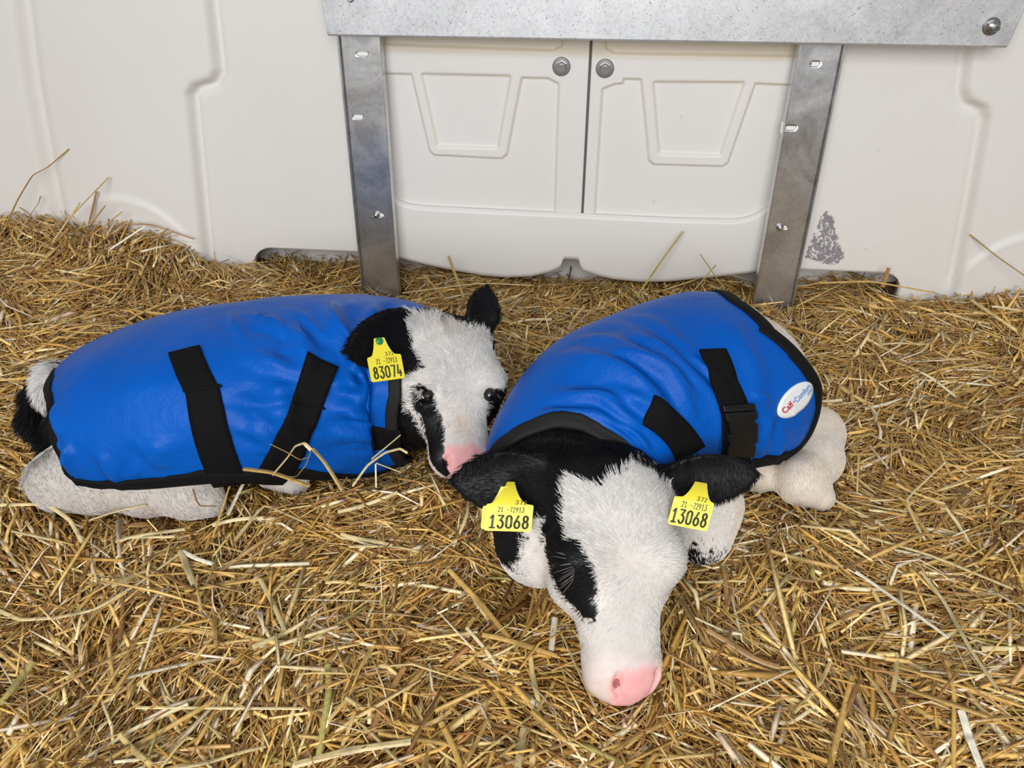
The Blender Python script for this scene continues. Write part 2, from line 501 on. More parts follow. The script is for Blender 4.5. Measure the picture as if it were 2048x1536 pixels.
# ---- beam across the posts
beam = empty('steel_beam', tuple(wp(0.31, 0.63, 0.1)))
tag(beam, 'wide galvanised steel beam running across the tops of both posts', 'beam')
binv = Matrix.Translation(-beam.location)
def beam_part():
    prof = [(0.066, 0.640), (0.072, 0.633), (0.096, 0.6285), (0.100, 0.632), (0.100, 0.640), (0.100, 0.716), (0.097, 0.722), (0.07, 0.724)]
    V = []
    for u0, sk in ((-0.385, -0.006), (0.995, 0.012)):
        for d, z in prof:
            V.append(wp(u0 + (z - 0.63) * sk / 0.09 * 1.0, z, d))
    n = len(prof)
    F = [(i, i + n, i + n + 1, i + 1) for i in range(n - 1)]
    o = new_mesh('beam_channel', V, F, M['steel_beam'], smooth=False)
    s = o.modifiers.new('thickness', 'SOLIDIFY'); s.thickness = 0.003; s.offset = -1
    b = o.modifiers.new('bevel', 'BEVEL'); b.width = 0.0012; b.segments = 2
    o.parent = beam; o.matrix_parent_inverse = binv
beam_part()
hexbolt('bolt', 0.952, 0.668, 0.100, beam, rw=0.0165, rh=0.011, shank=0.016)
def hook():
    V = []; F = []; n = 20; m = 8
    for i in range(n):
        a = 2 * math.pi * i / n
        for j in range(m):
            b = 2 * math.pi * j / m
            r = 0.0055 + 0.0013 * math.cos(b)
            V.append(wp(-0.327 + r * math.cos(a), 0.7015 + r * math.sin(a), 0.104 + 0.0013 * math.sin(b)))
    for i in range(n):
        for j in range(m):
            F.append((i * m + j, ((i + 1) % n) * m + j, ((i + 1) % n) * m + (j + 1) % m, i * m + (j + 1) % m))
    o = new_mesh('ring_hook', V, F, M['bolt_dark']); o.parent = beam; o.matrix_parent_inverse = binv
hook()

# ---------------------------------------------------------------- implicit-surface modelling (numpy)
class Field:
    def __init__(s, lo, hi, h):
        s.h = h; s.lo = np.asarray(lo, float)
        s.n = np.ceil((np.asarray(hi) - s.lo) / h).astype(int) + 1
        s.F = np.full(s.n, 0.05, np.float32)
    def sub(s, lo, hi):
        a = np.clip(np.floor((np.asarray(lo) - s.lo) / s.h).astype(int), 0, s.n)
        b = np.clip(np.ceil((np.asarray(hi) - s.lo) / s.h).astype(int) + 1, 0, s.n)
        sl = tuple(slice(x, y) for x, y in zip(a, b))
        ax = [s.lo[i] + s.h * np.arange(a[i], b[i]) for i in range(3)]
        return sl, np.stack(np.meshgrid(*ax, indexing='ij'), -1)
    def add(s, lo, hi, fn, k=0.02, carve=False):
        pad = 0.03
        sl, P = s.sub(np.asarray(lo) - pad, np.asarray(hi) + pad)
        if 0 in P.shape: return
        d = fn(P).astype(np.float32); f = s.F[sl]
        if carve:
            d = -d
            h = np.maximum(k - np.abs(f - d), 0) / k
            s.F[sl] = np.maximum(f, d) + h * h * k * 0.25
        else:
            h = np.maximum(k - np.abs(f - d), 0) / k
            s.F[sl] = np.minimum(f, d) - h * h * k * 0.25
    def capsules(s, pts, radii, k=0.02, flat=None):
        pts = np.asarray(pts, float)
        for a, b, ra, rb in zip(pts[:-1], pts[1:], radii[:-1], radii[1:]):
            R = max(ra, rb)
            def fn(P, a=a, b=b, ra=ra, rb=rb):
                ab = b - a; t = np.clip(((P - a) @ ab) / (ab @ ab + 1e-12), 0, 1)
                q = P - a - t[..., None] * ab
                return np.sqrt((q * q).sum(-1)) - (ra + (rb - ra) * t)
            s.add(np.minimum(a, b) - R, np.maximum(a, b) + R, fn, k)
    def ball(s, c, r, k=0.02, carve=False):
        c = np.asarray(c, float); r = np.broadcast_to(np.asarray(r, float), (3,))
        s.add(c - r, c + r, lambda P: (np.sqrt((((P - c) / r) ** 2).sum(-1)) - 1) * r.min(), k, carve)
    def mesh(s):
        F = s.F; ins = F < 0
        nx, ny, nz = F.shape
        cnt = np.zeros((nx - 1, ny - 1, nz - 1), np.int8)
        for dx in (0, 1):
            for dy in (0, 1):
                for dz in (0, 1):
                    cnt += ins[dx:nx - 1 + dx, dy:ny - 1 + dy, dz:nz - 1 + dz]
        act = (cnt > 0) & (cnt < 8)
        I = np.argwhere(act)
        idx = np.full(act.shape, -1, np.int64); idx[act] = np.arange(len(I))
        val = {}
        for c in range(8):
            o = np.array([c >> 2 & 1, c >> 1 & 1, c & 1])
            j = I + o; val[c] = F[j[:, 0], j[:, 1], j[:, 2]].astype(float)
        acc = np.zeros((len(I), 3)); n = np.zeros(len(I))
        for c in range(8):
            for b in (1, 2, 4):
                if c & b: continue
                e = c | b
                m = (val[c] < 0) != (val[e] < 0)
                den = val[c] - val[e]
                t = np.where(m, val[c] / np.where(np.abs(den) < 1e-12, 1, den), 0)
                p0 = np.array([c >> 2 & 1, c >> 1 & 1, c & 1], float); p1 = np.array([e >> 2 & 1, e >> 1 & 1, e & 1], float)
                acc += np.where(m[:, None], p0 + t[:, None] * (p1 - p0), 0); n += m
        V = s.lo + s.h * (I + acc / n[:, None])
        Q = []
        for ax in range(3):
            a = [slice(None)] * 3; b = [slice(None)] * 3
            a[ax] = slice(0, -1); b[ax] = slice(1, None)
            A = ins[tuple(a)]; B = ins[tuple(b)]
            for flip, m in ((False, A & ~B), (True, ~A & B)):
                E = np.argwhere(m)
                u, v = [(1, 2), (2, 0), (0, 1)][ax]
                E = E[(E[:, u] > 0) & (E[:, v] > 0) & (E[:, u] < F.shape[u] - 1) & (E[:, v] < F.shape[v] - 1)]
                cs = []
                for du, dv in ((-1, -1), (0, -1), (0, 0), (-1, 0)):
                    q = E.copy(); q[:, u] += du; q[:, v] += dv
                    cs.append(idx[q[:, 0], q[:, 1], q[:, 2]])
                q = np.stack(cs, -1)
                Q.append(q[:, ::-1] if flip else q)
        Q = np.concatenate(Q)
        return V, Q

def vertex_normals(V, Q):
    n = np.cross(V[Q[:, 2]] - V[Q[:, 0]], V[Q[:, 3]] - V[Q[:, 1]])
    out = np.zeros_like(V)
    for k in range(4): np.add.at(out, Q[:, k], n)
    return out / (np.linalg.norm(out, axis=1, keepdims=True) + 1e-12)

def smooth_verts(V, Q, it=2, lam=0.5):
    for _ in range(it):
        s = np.zeros_like(V); c = np.zeros(len(V))
        for a, b in ((0, 1), (1, 2), (2, 3), (3, 0)):
            np.add.at(s, Q[:, a], V[Q[:, b]]); np.add.at(c, Q[:, a], 1)
            np.add.at(s, Q[:, b], V[Q[:, a]]); np.add.at(c, Q[:, b], 1)
        V = V + lam * (s / c[:, None] - V)
    return V

def unit(v):
    v = np.asarray(v, float); return v / np.linalg.norm(v)

# ---------------------------------------------------------------- torso / jacket surface
class Torso:
    """trunk of a lying calf: stations (x, y, zc, halfwidth, up, down) from rump to collar"""
    def __init__(s, st, near):
        s.st = np.asarray(st, float); s.n = len(st); s.near = near; s.ridges = []; s.seed = 3; s.amp = 0.0035
        s.nexp = 2.25
    def ev(s, u):
        u = np.clip(np.asarray(u, float), 0, s.n - 1 - 1e-6)
        i = np.floor(u).astype(int); t = (u - i)[..., None]
        S = s.st
        p1 = S[i]; p2 = S[np.minimum(i + 1, s.n - 1)]
        p0 = np.where((i > 0)[..., None], S[np.maximum(i - 1, 0)], 2 * p1 - p2)
        p3 = np.where((i + 2 < s.n)[..., None], S[np.minimum(i + 2, s.n - 1)], 2 * p2 - p1)
        return 0.5 * (2 * p1 + (p2 - p0) * t + (2 * p0 - 5 * p1 + 4 * p2 - p3) * t ** 2 + (3 * p1 - p0 - 3 * p2 + p3) * t ** 3)
    def frame(s, u):
        e = 0.35
        a = s.ev(np.minimum(u + e, s.n - 1)); b = s.ev(np.maximum(u - e, 0))
        d = a[..., :2] - b[..., :2]
        d = d / np.linalg.norm(d, axis=-1, keepdims=True)
        lat = np.stack([d[..., 1], -d[..., 0]], -1) * s.near
        return d, lat
    def base(s, u, t):
        u, t = np.broadcast_arrays(np.asarray(u, float), np.asarray(t, float))
        q = s.ev(u); d, lat = s.frame(u)
        e = 2 / s.nexp
        ca, sa = np.cos(t), np.sin(t)
        X = q[..., 3] * np.sign(ca) * np.abs(ca) ** e
        Z = np.where(sa > 0, q[..., 4], q[..., 5]) * np.sign(sa) * np.abs(sa) ** e
        return np.stack([q[..., 0] + lat[..., 0] * X, q[..., 1] + lat[..., 1] * X, q[..., 2] + Z], -1)
    def normal(s, u, t):
        e = 2e-3
        u = np.clip(u, e, s.n - 1 - e)
        du = s.base(u + e, t) - s.base(u - e, t)
        dt = s.base(u, t + e) - s.base(u, t - e)
        n = np.cross(du, dt) * s.near
        return n / (np.linalg.norm(n, axis=-1, keepdims=True) + 1e-12)
    def wr(s, u, t):
        """cloth folds in metres"""
        x = u * 0.095; y = t * 0.17
        d = np.zeros(np.broadcast(u, t).shape)
        d = d + s.amp * (noise(x * 13 + 3, y * 13, 0.3, s.seed) + 0.5 * noise(x * 29, y * 29, 0.7, s.seed + 1) * (0.4 + 0.6 * np.abs(noise(x * 6, y * 6, 0, s.seed + 2))))
        for (u0, t0, u1, t1, w, a) in s.ridges:
            ax, ay, bx, by = u0 * 0.095, math.radians(t0) * 0.17, u1 * 0.095, math.radians(t1) * 0.17
            ex, ey = bx - ax, by - ay
            wob = 0.006 * noise(x * 18, y * 18, u0, s.seed + 5)
            h = np.clip(((x - ax) * ex + (y - ay) * ey) / (ex * ex + ey * ey), 0, 1)
            L = math.hypot(ex, ey)
            dd = ((x - ax) * ey - (y - ay) * ex) / L + wob
            far = np.hypot(x - ax - h * ex, y - ay - h * ey)
            env = np.sin(np.pi * np.clip(h, 0.02, 0.98)) ** 0.7 * np.exp(-np.maximum(far - np.abs(dd), 0) ** 2 / (w * w))
            d = d + a * env * (np.exp(-(dd / w) ** 2) - 0.45 * np.exp(-((dd - 1.5 * w) / w) ** 2))
        return d * np.clip((6.9 - u) / 1.0, .2, 1)
    def P(s, u, t, off=0.0):
        w = s.wr(u, t)
        return s.base(u, t) + s.normal(u, t) * (np.asarray(off) + w)[..., None]
    def sdf(s, shrink, zfloor=None, u0=0.0, u1=None, k=0.03):
        u1 = s.n - 1 if u1 is None else u1
        us = np.linspace(u0, u1, 26)
        q = s.ev(us); d, lat = s.frame(us)
        lo = (q[:, :3] - q[:, 3:4].max()).min(0); hi = (q[:, :3] + q[:, 3:4].max()).max(0)
        def fn(P):
            best = np.full(P.shape[:-1], 0.06)
            xy = P[..., :2]
            # nearest spine sample
            D = np.full(P.shape[:2], 1e9); K = np.zeros(P.shape[:2], int)
            XY = xy[:, :, 0]
            for i in range(len(us)):
                r = ((XY - q[i, :2]) ** 2).sum(-1)
                m = r < D; D = np.where(m, r, D); K = np.where(m, i, K)
            c = q[K]; dl = d[K]; la = lat[K]
            rel = XY - c[..., :2]
            along = (rel * dl).sum(-1); X = (rel * la).sum(-1)
            along = np.where((K == 0) | (K == len(us) - 1), along, 0)
            w = c[..., 3] - shrink
            Z = P[..., 2] - c[..., 2][..., None]
            up = np.where(Z > 0, (c[..., 4] - shrink)[..., None], (c[..., 5] - shrink)[..., None])
            r = (np.abs(X / w)[..., None] ** s.nexp + np.abs(Z / up) ** s.nexp) ** (1 / s.nexp)
            f = (r - 1) * np.minimum(w, c[..., 4] - shrink)[..., None]
            al = np.maximum(np.abs(along) - 0.002, 0)[..., None]
            return np.where(al > 0, np.sqrt(np.maximum(f, 0) ** 2 + al ** 2) + np.minimum(f, 0) * (al < 0.01), f)
        return lo, hi, fn, k

class Jacket:
    """blanket over a Torso; tn / tf: hem angles along p, rear / front: u of the edges by angle"""
    def __init__(s, torso, tn, tf, rear, front):
        s.T = torso; s.tn = tn; s.tf = tf; s.rear = rear; s.front = front
    def ut(s, p, q):
        p, q = np.broadcast_arrays(np.asarray(p, float), np.asarray(q, float))
        tn = np.interp(p, *s.tn); tf = np.interp(p, *s.tf)
        t = tn + q * (tf - tn)
        ur = np.interp(t, *s.rear); uf = np.interp(t, *s.front)
        return ur + p * (uf - ur), np.radians(t)
    def S(s, p, q, off=0.0):
        u, t = s.ut(p, q)
        return s.T.P(u, t, off)
    def build(s, name, mat, parent, nu=170, nv=150):
        p = np.linspace(0, 1, nu)[:, None]
        x = np.linspace(-1, 1, nv); q = ((np.sign(x) * (1 - (1 - np.abs(x)) ** 1.0) + 1) / 2)[None, :]
        q = 0.5 - 0.5 * np.cos(np.pi * (0.5 + (q - 0.5) * 0.999))   # denser at the hems
        q = (q - q.min()) / (q.max() - q.min())
        V = s.S(p, q)
        Q = grid_quads(nu, nv)
        if s.T.near < 0: Q = Q[:, ::-1]
        o = quads_mesh(name, V.reshape(-1, 3), Q, mat, parent)
        so = o.modifiers.new('thickness', 'SOLIDIFY'); so.thickness = 0.004; so.offset = -1
        return o
    def edge_strip(s, name, edges, width, lift, mat, parent, n=160, bulge=0.0015):
        """bound edge: edges = list of (fn(k)->(p,q), fn(k)->(dp,dq) inward)"""
        Vs = []; Qs = []; base = 0
        for path, inward in edges:
            k = np.linspace(0, 1, n)
            p, q = path(k); dp, dq = inward(k)
            p = np.asarray(p) + 0 * k; q = np.asarray(q) + 0 * k
            u, t = s.ut(p, q)
            B = s.T.P(u, t); Nn = s.T.normal(u, t)
            u2, t2 = s.ut(np.clip(p + dp * 0.02, 0, 1), np.clip(q + dq * 0.02, 0, 1))
            I = s.T.base(u2, t2) - s.T.base(u, t)
            seg = np.linalg.norm(I, axis=-1) + 1e-9
            I = I - (I * Nn).sum(-1, keepdims=True) * Nn
            tg = np.gradient(B, axis=0); tg /= np.linalg.norm(tg, axis=-1, keepdims=True) + 1e-12
            I = I - (I * tg).sum(-1, keepdims=True) * tg
            perp = np.linalg.norm(I, axis=-1) + 1e-9
            I /= perp[:, None]
            st = 0.02 * width / np.maximum(perp, seg * .25)
            rows = []
            for (f, h) in ((1.0, -0.002), (1.0, lift), (0.75, lift + bulge * .8), (0.5, lift + bulge), (0.25, lift + bulge), (0.05, lift + bulge * .7), (-0.10, lift * .3), (-0.10, -0.004), (0.1, -0.008), (1.0, -0.009)):
                ff = max(f, 0)
                uu, tt = s.ut(np.clip(p + dp * st * ff, 0, 1), np.clip(q + dq * st * ff, 0, 1))
                rows.append(s.T.P(uu, tt) + s.T.normal(uu, tt) * h + I * (min(f, 0) * width))
            V = np.stack(rows, 1)
            Vs.append(V.reshape(-1, 3)); Qs.append(grid_quads(n, len(rows)) + base); base += V.shape[0] * V.shape[1]
        return quads_mesh(name, np.concatenate(Vs), np.concatenate(Qs), mat, parent)
    def strap(s, name, corners, mat, parent, n=30, m=7, off=0.0035, uoff=0.0):
        """webbing laid on the cloth; corners = four (u, t deg): start-left, start-right, end-left, end-right, or rows of pairs"""
        rows = np.asarray(corners, float)              # (r, 2, 2)
        k = np.linspace(0, rows.shape[0] - 1, n)
        i = np.minimum(k.astype(int), rows.shape[0] - 2); f = (k - i)[:, None]
        L = rows[i, 0] * (1 - f) + rows[i + 1, 0] * f
        R = rows[i, 1] * (1 - f) + rows[i + 1, 1] * f
        w = np.linspace(0, 1, m)[None, :, None]
        UT = L[:, None] * (1 - w) + R[:, None] * w
        u = UT[..., 0]; t = np.radians(UT[..., 1])
        # webbing is stiffer than the cloth: smooth the folds below it
        wrr = s.T.wr(u, t); wrr = 0.35 * wrr + 0.65 * np.maximum(wrr.mean(1, keepdims=True), wrr.mean())
        b = s.T.base(u, t); nn = s.T.normal(u, t)
        top = b + nn * (np.maximum(wrr, s.T.wr(u, t)) + off)[..., None]
        low = b + nn * (s.T.wr(u, t) - 0.001)[..., None]
        V = np.concatenate([low[:, :1], top, low[:, -1:]], 1)
        endA = np.concatenate([low[:1, :1], low[:1], low[:1, -1:]], 1); endB = np.concatenate([low[-1:, :1], low[-1:], low[-1:, -1:]], 1)
        V = np.concatenate([endA, V, endB], 0)
        o = quads_mesh(name, V.reshape(-1, 3), grid_quads(V.shape[0], V.shape[1]), mat, parent, smooth=False)
        return o

# ---------------------------------------------------------------- calves
PIT = math.radians(33.0)
FWD = np.array([0, math.cos(PIT), -math.sin(PIT)]); RT = np.array([1.0, 0, 0]); UPV = np.array([0, math.sin(PIT), math.cos(PIT)])
CAMP = np.array([0, 0, CAM_H])
def at(x, y, w):
    """point seen at (x, y) of the 2048x1536 frame, w metres along the view axis"""
    return CAMP + w * (FWD + RT * ((x - 1024) / 1538.0) - UPV * ((y - 768) / 1538.0))
def atz(x, y, z):
    d = FWD + RT * ((x - 1024) / 1538.0) - UPV * ((y - 768) / 1538.0)
    return CAMP + d * ((z - CAM_H) / d[2])

class Head:
    HW = [(-.12, .09), (-.06, .18), (0, .225), (.06, .25), (.14, .275), (.25, .285), (.40, .287), (.50, .262), (.60, .222), (.70, .190), (.80, .178), (.88, .184), (.94, .180), (.99, .155), (1.03, .10), (1.05, .04)]
    TOP = [(-.12, -.16), (-.06, -.06), (0, -.01), (.06, .02), (.14, .045), (.25, .055), (.38, .048), (.5, .022), (.65, .0), (.8, .0), (.88, -.005), (.94, -.022), (.99, -.06), (1.03, -.10), (1.05, -.14)]
    DEP = [(-.12, .25), (-.06, .34), (0, .40), (.12, .48), (.28, .52), (.4, .49), (.55, .41), (.7, .35), (.82, .325), (.92, .29), (.99, .22), (1.03, .13), (1.05, .05)]
    def __init__(s, poll, nose, roll, wide=1.0, nb=0.0):
        s.nb = nb
        s.o = np.asarray(poll, float); nose = np.asarray(nose, float)
        s.L = np.linalg.norm(nose - s.o); s.v = (nose - s.o) / s.L
        c = CAMP - (s.o + nose) / 2
        n = unit(c - (c @ s.v) * s.v); l = np.cross(n, s.v)
        r = math.radians(roll)
        s.n = n * math.cos(r) + l * math.sin(r); s.l = l * math.cos(r) - n * math.sin(r)
        s.wide = wide
        x = np.linspace(-.12, 1.05, 235)
        def tab(T):
            y = np.interp(x, *zip(*T)); k = np.array([1, 2, 3, 4, 3, 2, 1.]); k /= k.sum()
            return np.convolve(np.pad(y, 3, mode='edge'), k, 'valid')
        s.x = x; s.hw = tab(s.HW) * wide; s.top = tab(s.TOP); s.dep = tab(s.DEP)
    def W(s, a, b, c):
        return s.o + s.L * (np.asarray(a)[..., None] * s.v + np.asarray(b)[..., None] * s.l + np.asarray(c)[..., None] * s.n)
    def loc(s, P):
        d = (P - s.o) / s.L
        return d @ s.v, d @ s.l, d @ s.n
    def fn(s, P):
        a, b, c = s.loc(P)
        hw = np.interp(a, s.x, s.hw); top = np.interp(a, s.x, s.top); dep = np.interp(a, s.x, s.dep)
        cz = top - .42 * dep; cc = c - cz
        up = .42 * dep; dn = .58 * dep
        h = np.where(cc > 0, up, dn)
        wdt = hw * (1 - .30 * np.clip(-cc / dn, 0, 1) ** 1.5)
        p = 2.35
        r = (np.abs(b / wdt) ** p + np.abs(cc / h) ** p) ** (1 / p)
        f = (r - 1) * np.minimum(wdt, h)
        ext = np.maximum(np.maximum(a - 1.05, -.12 - a), 0)
        return s.L * np.where(ext > 0, np.sqrt(np.maximum(f, 0) ** 2 + ext ** 2), f)
    def surf(s, p, lev=0.0):
        """nearest point of the skin"""
        e = 1e-4
        for _ in range(8):
            f = float(s.fn(p)) - lev; g = np.array([float(s.fn(p + d)) - lev - f for d in np.eye(3) * e]) / e
            p = p - g * f / (g @ g + 1e-9)
        return p
    def add(s, F, eyes_open=True):
        c0 = s.W(np.array(.46), np.array(0.), np.array(-.2))
        F.add(c0 - s.L * .72, c0 + s.L * .72, s.fn, 0.03)
        for sg in (-1, 1):
            wd = s.wide
            F.ball(s.W(.435, sg * .215 * wd, -.04), .075 * s.L, 0.045)
            F.ball(s.W(.54, sg * .19 * wd, -.22), .09 * s.L, 0.03)     # cheek
        for sg in (-1, 1):
            bb = [(.936, .100), (.960, .102), (.985, .094), (1.010, .074), (1.028, .050)]
            pts = [s.surf(s.W(a_, sg * b_ + s.nb, c_), lv) for (a_, b_), c_, lv in zip(bb, (-.02, -.05, -.08, -.11, -.14), (-.002, -.0035, -.0015, -.0005, 0))]
            for p_, q_, r_ in zip(pts[:-1], pts[1:], (.0160, .0170, .0110, .008)):
                mid = (p_ + q_) / 2
                ab = q_ - p_
                def f2(P, p_=p_, ab=ab, r_=r_):
                    t = np.clip(((P - p_) @ ab) / (ab @ ab), 0, 1)
                    q = P - p_ - t[..., None] * ab
                    return np.sqrt((q * q).sum(-1)) - r_ * s.L
                F.add(mid - .05 * s.L, mid + .05 * s.L, f2, 0.004, True)
        # chin and lower lip, then the mouth line
        F.ball(s.W(.90, 0., -.27), np.array([.10, .10, .075]) * s.L, 0.02)
        pts = [s.W(.76, -.165 * s.wide, -.225), s.W(.90, -.155, -.215), s.W(1.0, -.08, -.205), s.W(1.03, 0., -.200), s.W(1.0, .08, -.205), s.W(.90, .155, -.215), s.W(.76, .165 * s.wide, -.225)]
        for p_, q_ in zip(pts[:-1], pts[1:]):
            ab = q_ - p_
            def f3(P, p_=p_, ab=ab):
                t = np.clip(((P - p_) @ ab) / (ab @ ab), 0, 1)
                q = P - p_ - t[..., None] * ab
                return np.sqrt((q * q).sum(-1)) - .010 * s.L
            F.add(np.minimum(p_, q_), np.maximum(p_, q_), f3, 0.008, True)
        if eyes_open:
            for sg in (-1, 1):
                F.ball(s.W(.53, sg * .228, .045), np.array([.048, .040, .048]) * s.L, 0.012, True)

def ear_sdf(F, base, tip, wdir, W, cup, th=0.0042, k=0.012):
    base = np.asarray(base, float); tip = np.asarray(tip, float)
    ax = tip - base; Ln = np.linalg.norm(ax); ax /= Ln
    wd = unit(wdir - (wdir @ ax) * ax); cd = np.cross(ax, wd)
    tab_s = np.array([-.2, 0, .15, .3, .45, .6, .75, .88, .96, 1.0])
    tab_w = np.array([.42, .5, .72, .92, 1.0, .96, .80, .52, .25, .06]) * W
    def fn(P):
        d = P - base
        s_ = d @ ax; b = d @ wd; c = d @ cd
        t = s_ / Ln
        w = np.interp(t, tab_s, tab_w)
        c0 = cup * (b / W) ** 2 * W * np.clip(1.3 - t, 0.3, 1)
        thk = th * np.interp(t, [0, .3, 1], [2.2, 1.3, .9])
        dx = np.maximum(np.abs(b) - (w - thk), 0)
        ds = np.maximum(s_ - Ln, 0) + np.maximum(-s_ - .02, 0)
        return np.sqrt(dx ** 2 + (c - c0) ** 2 * 0.8 + ds ** 2) - thk
    lo = np.minimum(base, tip) - W; hi = np.maximum(base, tip) + W
    F.add(lo, hi, fn, k)
    return ax, wd, cd, Ln

# ---- calf lying broadside at the left
TA = Torso([(-.79, 1.075, .11, .05, .06, .10), (-.77, 1.085, .12, .112, .085, .13), (-.715, 1.10, .13, .152, .115, .145), (-.61, 1.115, .14, .175, .138, .15),
            (-.46, 1.13, .148, .18, .153, .155), (-.325, 1.155, .15, .170, .152, .16), (-.215, 1.165, .152, .148, .140, .16), (-.135, 1.135, .165, .118, .105, .14)], 1)
HA = Head(at(902, 645, 1.33), at(931, 933, 1.25), 16, 1.13)
# ---- calf curled up at the right
TB = Torso([(.495, 1.205, .13, .05, .07, .10), (.475, 1.195, .14, .115, .115, .13), (.425, 1.17, .15, .150, .150, .15), (.335, 1.13, .155, .165, .168, .16),
            (.235, 1.08, .155, .165, .160, .165), (.145, 1.005, .155, .155, .155, .16), (.085, .925, .15, .132, .125, .145), (.065, .862, .148, .105, .098, .12)], -1)
HB = Head(at(1238, 925, 1.065), at(1273, 1385, .955), 25, 1.0, .040)

def build_body( fld_lo, fld_hi, torso, head, extra, h=0.003, eyes=True):
    F = Field(fld_lo, fld_hi, h)
    F.add(*torso.sdf(0.022))
    extra(F)
    head.add(F, eyes)
    V, Q = F.mesh()
    V = smooth_verts(V, Q, 2, 0.4)
    return V, Q

def extraA(F):
    F.capsules([(-.26, 1.15, .165), (-.15, 1.135, .165), tuple(HA.W(.20, .0, -.24))], [.08, .085, .07], 0.04)
    # hind leg flat on the straw: hock, cannon, fetlock, hoof
    F.capsules([(-.72, 1.03, .09), tuple(atz(125, 962, .045)), tuple(atz(190, 975, .042)), tuple(atz(290, 990, .037)), tuple(atz(380, 992, .039)), tuple(atz(420, 1003, .028))], [.05, .046, .038, .030, .032, .024], 0.03)
    F.capsules([tuple(atz(545, 940, .035)), tuple(atz(590, 962, .022))], [.032, .024], 0.02)
    # tail curled round the rump
    F.capsules([(-.78, 1.10, .17), tuple(at(110, 755, 1.42)), tuple(at(78, 795, 1.41)), tuple(at(70, 840, 1.39)), tuple(at(98, 885, 1.36))], [.03, .026, .022, .022, .015], 0.02)
    # ears
    ear_sdf(F, HA.W(.10, -.20, .09), at(692, 702, 1.185), UPV + RT * .15, .050, -.35)
    ear_sdf(F, HA.W(.03, .20, -.10), at(972, 578, 1.36), RT * .8 + FWD * .6, .036, -.35)
def extraB(F):
    F.capsules([(.11, .96, .15), (.07, .87, .15), tuple(HB.W(.12, .0, -.22))], [.08, .085, .085], 0.04)
    F.capsules([tuple(HB.W(.2, -.05, -.25)), tuple(HB.W(.30, -.26, -.42))], [.08, .065], 0.04)
    # rump and hind leg
    F.capsules([tuple(at(1480, 655, 1.50)), tuple(at(1560, 725, 1.45))], [.045, .040], 0.03)
    F.capsules([(.42, 1.13, .11), tuple(atz(1630, 868, .045)), tuple(atz(1632, 918, .042)), tuple(atz(1604, 962, .042)), tuple(atz(1642, 994, .022))], [.06, .048, .043, .040, .022], 0.02)
    F.capsules([tuple(atz(1450, 920, .06)), tuple(atz(1520, 950, .03))], [.04, .03], 0.02)
    F.capsules([(.28, 1.0, .11), tuple(atz(1405, 1010, .09)), tuple(atz(1405, 1070, .05))], [.06, .055, .045], 0.03)
    ear_sdf(F, HB.W(.08, -.22, -.12), at(903, 960, 1.09), UPV + RT * .12, .045, -.35)
    ear_sdf(F, HB.W(.06, .22, -.10), at(1518, 947, 1.10), UPV, .036, .35)


# ---------------------------------------------------------------- coat pattern and fur
WHITE = np.array([0.765, 0.745, 0.715]); BLACK = np.array([0.0052, 0.0048, 0.0056]); PINK = np.array([0.80, 0.40, 0.39]); CREAM = np.array([0.74, 0.62, 0.47])

def seg_dist(P, pts):
    best = np.full(len(P), 1e9); par = np.zeros(len(P)); acc = 0
    pts = np.asarray(pts, float)
    for a, b in zip(pts[:-1], pts[1:]):
        ab = b - a; L = np.linalg.norm(ab)
        t = np.clip(((P - a) @ ab) / (L * L + 1e-12), 0, 1)
        d = np.linalg.norm(P - a - t[:, None] * ab, axis=1)
        m = d < best; best = np.where(m, d, best); par = np.where(m, acc + t * L, par); acc += L
    return best, par / acc

def head_coords(H, P):
    a, b, c = H.loc(P)
    return a, b, c, np.degrees(np.arctan2(b, c + .2))

